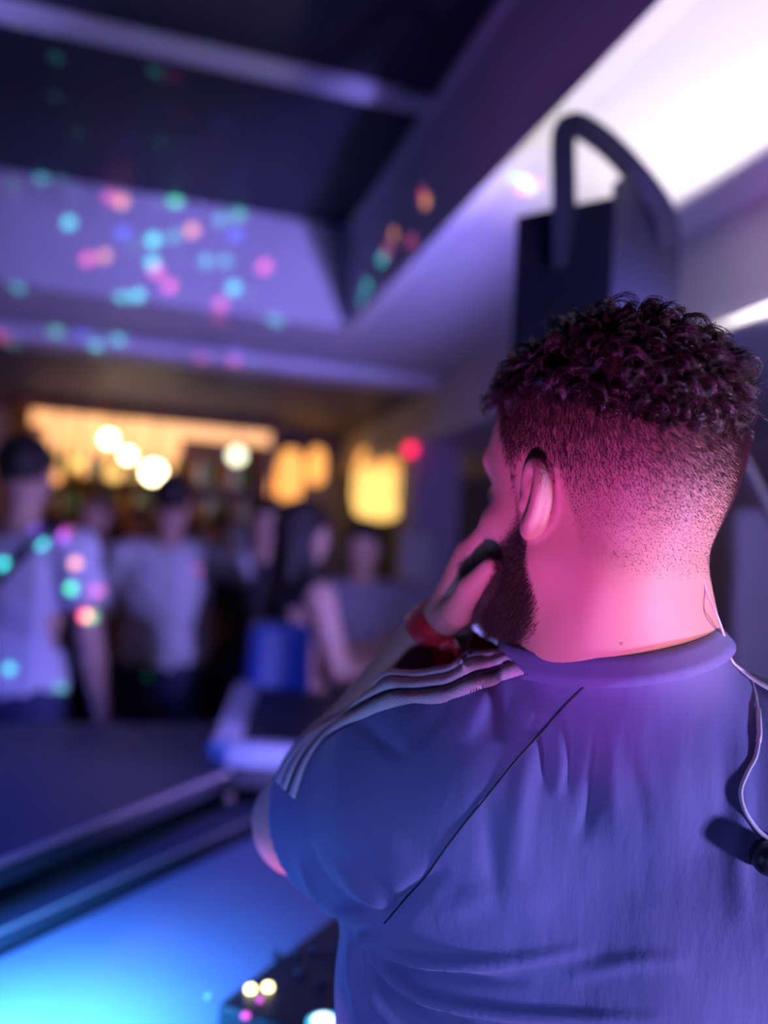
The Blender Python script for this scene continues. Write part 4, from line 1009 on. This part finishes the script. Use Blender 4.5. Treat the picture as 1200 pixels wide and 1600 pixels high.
    v_, q_ = c_.mesh(); nn_ = vnormals(v_, q_); v_ = v_+nn_*(.004*np.sin(v_ @ np.array([160., 90., 60.]))*np.sin(v_ @ np.array([-80., 150., 70.])))[:, None]
    mesh_obj('hair', v_, q_, hair, t, True)
    if strap:
        path = [L_(.13, .10, 1.20), L_(.125, .05, 1.40), L_(.12, -.01, 1.465), L_(.10, -.09, 1.40), L_(.0, -.135, 1.25), L_(-.12, -.125, 1.08)]
        pts_ = catmull(path, 6); cen = L_(0, 0, 1.25); mesh_obj('shoulder_strap', *ribbon([np.array(p) for p in pts_], [unit([*(p-cen)[:2], .25 if p[2] < 1.4 else 1.]) for p in pts_], .022, .006), 'strap', t, True)
    t.location.z = .10                     # they stand on the raised dance floor
    return t
AR = {
 'down': [((-.25, -.02, 1.12), (-.27, .04, .88)), ((.25, -.02, 1.12), (.27, .04, .88))],
 'up_right': [((-.22, .10, 1.16), (-.08, .26, 1.22)), ((.27, .10, 1.33), (.24, .16, 1.56))],
 'fwd': [((-.24, .06, 1.12), (-.14, .24, 1.10)), ((.24, .06, 1.12), (.14, .24, 1.10))],
 'cross': [((-.25, .05, 1.15), (.02, .16, 1.14)), ((.25, .05, 1.15), (-.02, .18, 1.12))],
 'hip': [((-.26, .02, 1.15), (-.14, .20, 1.00)), ((.28, -.03, 1.15), (.26, .12, .92))],
}
crowd_person(28, 2.75, -28, 'person at left edge in pale T-shirt with dark strap over shoulder', 'tee_pale', 1.77, arms=AR['down'], strap=True, build=1.15)
crowd_person(264, 3.65, -15, 'person in white long-sleeved top seen from behind, one hand raised', 'tee_white', 1.76, sleeve='long', arms=AR['up_right'], build=1.1)
crowd_person(150, 4.15, 150, 'person in dark patterned top between the two pale shirts', 'tee_pattern', 1.70, arms=AR['fwd'], hair='hairfair')
crowd_person(470, 3.1, -75, 'dark haired person in black sleeveless top, bare arm reaching down', 'tee_black', 1.62, sleeve='none', arms=AR['fwd'], longhair=True)
crowd_person(566, 3.75, 160, 'person in grey T-shirt with crossed arms before the big lantern', 'tee_grey', 1.60, arms=AR['cross'])
crowd_person(412, 3.95, 175, 'person in black top facing the booth between white top and bare arm', 'tee_black', 1.70, arms=AR['down'], longhair=True)
crowd_person(36, 4.38, 170, 'person in black top behind the pale shirt at the left', 'tee_black', 1.74, arms=AR['hip'])
crowd_person(214, 4.55, 190, 'person in dark patterned top deep in the crowd under the lamps', 'tee_pattern', 1.68, arms=AR['down'], hair='hairfair')
crowd_person(338, 4.5, 185, 'person in black top facing the booth behind the raised hand', 'tee_black', 1.66, arms=AR['fwd'])

# ------------------------------------------------------------------ coloured beams of the effect lamp: one lamp, its lens pattern in the lamp's own nodes
bpy.context.view_layer.update()
dg = bpy.context.evaluated_depsgraph_get()
G, C_, B_, R_c, O_c, K_, V_c = (.05, 1, .35), (.05, .85, .75), (.05, .15, 1), (1, .05, .12), (1, .38, .10), (1, .12, .35), (.3, .1, 1)
DOTS = [(88, 90, G, 1), (243, 113, G, 1.2), (270, 120, R_c, .8), (85, 152, G, .5), (123, 208, G, .6), (203, 220, B_, .9), (252, 222, G, .8), (275, 312, G, 1.3), (347, 192, B_, .7), (375, 280, B_, .8),
 (285, 178, R_c, .4), (335, 225, R_c, .4), (190, 315, O_c, 1.1), (108, 348, C_, 1), (172, 308, K_, .7), (240, 375, C_, 1.4), (300, 360, O_c, 1.2), (238, 410, C_, 1.2), (245, 425, K_, 1), (265, 447, K_, 1), (192, 365, B_, .8),
 (272, 370, C_, .5), (368, 367, B_, .9), (163, 400, O_c, .8), (137, 405, K_, .9), (373, 335, G, .6), (413, 417, K_, 1.2), (365, 450, C_, 1.2), (322, 408, C_, .6), (345, 475, K_, .8), (342, 497, R_c, .8),
 (28, 450, C_, 1), (190, 467, C_, 1.1), (215, 462, C_, 1), (432, 503, C_, 1.2), (5, 528, R_c, 1.2), (22, 540, C_, .8), (150, 543, C_, 1.2), (185, 528, C_, 1), (87, 515, G, .7), (365, 567, K_, .8), (315, 563, K_, .6),
 (190, 595, K_, .9), (168, 632, R_c, 1.2), (665, 315, O_c, 1.1), (615, 367, O_c, 1), (597, 405, C_, 1.3), (605, 392, K_, .8), (643, 377, K_, .6), (573, 447, C_, 1.2), (565, 468, C_, .8), (815, 280, C_, 1.3), (825, 292, G, 1), (818, 297, R_c, 1.2), (832, 285, R_c, 1),
 (370, 548, B_, 1), (130, 520, B_, .8), (660, 303, K_, .5), (352, 408, C_, .5), (345, 343, C_, .5), (95, 275, C_, .5), (66, 275, C_, .5),
 (65, 848, C_, 1.5), (118, 880, O_c, 1), (142, 964, G, 1.2), (5, 882, C_, 1.3), (280, 932, K_, 1.7), (262, 887, G, 1), (188, 790, R_c, 1.5), (155, 923, R_c, .9), (98, 1077, G, .7), (70, 803, G, 1), (328, 755, V_c, 1), (250, 803, V_c, .8), (15, 1045, C_, .6), (103, 832, R_c, .8)]
ll = bpy.data.lights.new('effect_lamp_beams', 'POINT'); ll.energy = 850; ll.shadow_soft_size = 0.0; ll.use_nodes = True
lo_ = bpy.data.objects.new('effect_lamp_beams', ll); col.objects.link(lo_); lo_.location = tuple(DL)
nt = ll.node_tree; em = next(n for n in nt.nodes if n.type == 'EMISSION')
geo = nt.nodes.new('ShaderNodeTexCoord'); vec = geo.outputs['Normal']
prev = None
def add_col(a_, b_):
    if a_ is None: return b_
    q = nt.nodes.new('ShaderNodeVectorMath'); q.operation = 'ADD'; nt.links.new(a_, q.inputs[0]); nt.links.new(b_, q.inputs[1]); return q.outputs[0]
for (u, v, c3, st_) in DOTS:
    o_ = Vector(CAM); d_ = Vector(ray(u, v)); hit = None
    for _ in range(6):
        r_ = scene.ray_cast(dg, o_, d_)
        if not r_[0]: break
        ob = r_[4]
        while ob.parent: ob = ob.parent
        if ob == man or ob.name.startswith('pendant') or ob.name.startswith('stage_light') or ob == ec: o_ = r_[1]+d_*.003; continue
        hit = r_[1]; break
    if hit is None: continue
    dv_ = (hit-Vector(DL)).normalized()
    ds = nt.nodes.new('ShaderNodeVectorMath'); ds.operation = 'DISTANCE'; ds.inputs[1].default_value = dv_; nt.links.new(vec, ds.inputs[0])
    mr = nt.nodes.new('ShaderNodeMapRange'); mr.inputs['From Min'].default_value = .0085; mr.inputs['From Max'].default_value = .0045; nt.links.new(ds.outputs['Value'], mr.inputs['Value'])
    sc1 = nt.nodes.new('ShaderNodeVectorMath'); sc1.operation = 'SCALE'; sc1.inputs[0].default_value = [x*st_ for x in c3]; nt.links.new(mr.outputs[0], sc1.inputs['Scale'])
    prev = add_col(prev, sc1.outputs[0])
vo = nt.nodes.new('ShaderNodeTexVoronoi'); vo.inputs['Scale'].default_value = 30; nt.links.new(vec, vo.inputs['Vector'])
mr = nt.nodes.new('ShaderNodeMapRange'); mr.inputs['From Min'].default_value = .24; mr.inputs['From Max'].default_value = .16; nt.links.new(vo.outputs['Distance'], mr.inputs['Value'])
cone_d = (Vector(P(230, 400, 3.6))-Vector(DL)).normalized()
ds = nt.nodes.new('ShaderNodeVectorMath'); ds.operation = 'DISTANCE'; ds.inputs[1].default_value = cone_d; nt.links.new(vec, ds.inputs[0])
mr2 = nt.nodes.new('ShaderNodeMapRange'); mr2.inputs['From Min'].default_value = .42; mr2.inputs['From Max'].default_value = .25; mr2.inputs['To Max'].default_value = .10; nt.links.new(ds.outputs['Value'], mr2.inputs['Value'])
mm = nt.nodes.new('ShaderNodeMath'); mm.operation = 'MULTIPLY'; nt.links.new(mr.outputs[0], mm.inputs[0]); nt.links.new(mr2.outputs[0], mm.inputs[1])
hs = nt.nodes.new('ShaderNodeVectorMath'); hs.operation = 'MULTIPLY'; nt.links.new(vo.outputs['Color'], hs.inputs[0]); hs.inputs[1].default_value = (.25, 1, 1)
sc2 = nt.nodes.new('ShaderNodeVectorMath'); sc2.operation = 'SCALE'; nt.links.new(hs.outputs[0], sc2.inputs[0]); nt.links.new(mm.outputs[0], sc2.inputs['Scale'])
prev = add_col(prev, sc2.outputs[0])
nt.links.new(prev, em.inputs['Color']); em.inputs['Strength'].default_value = 1
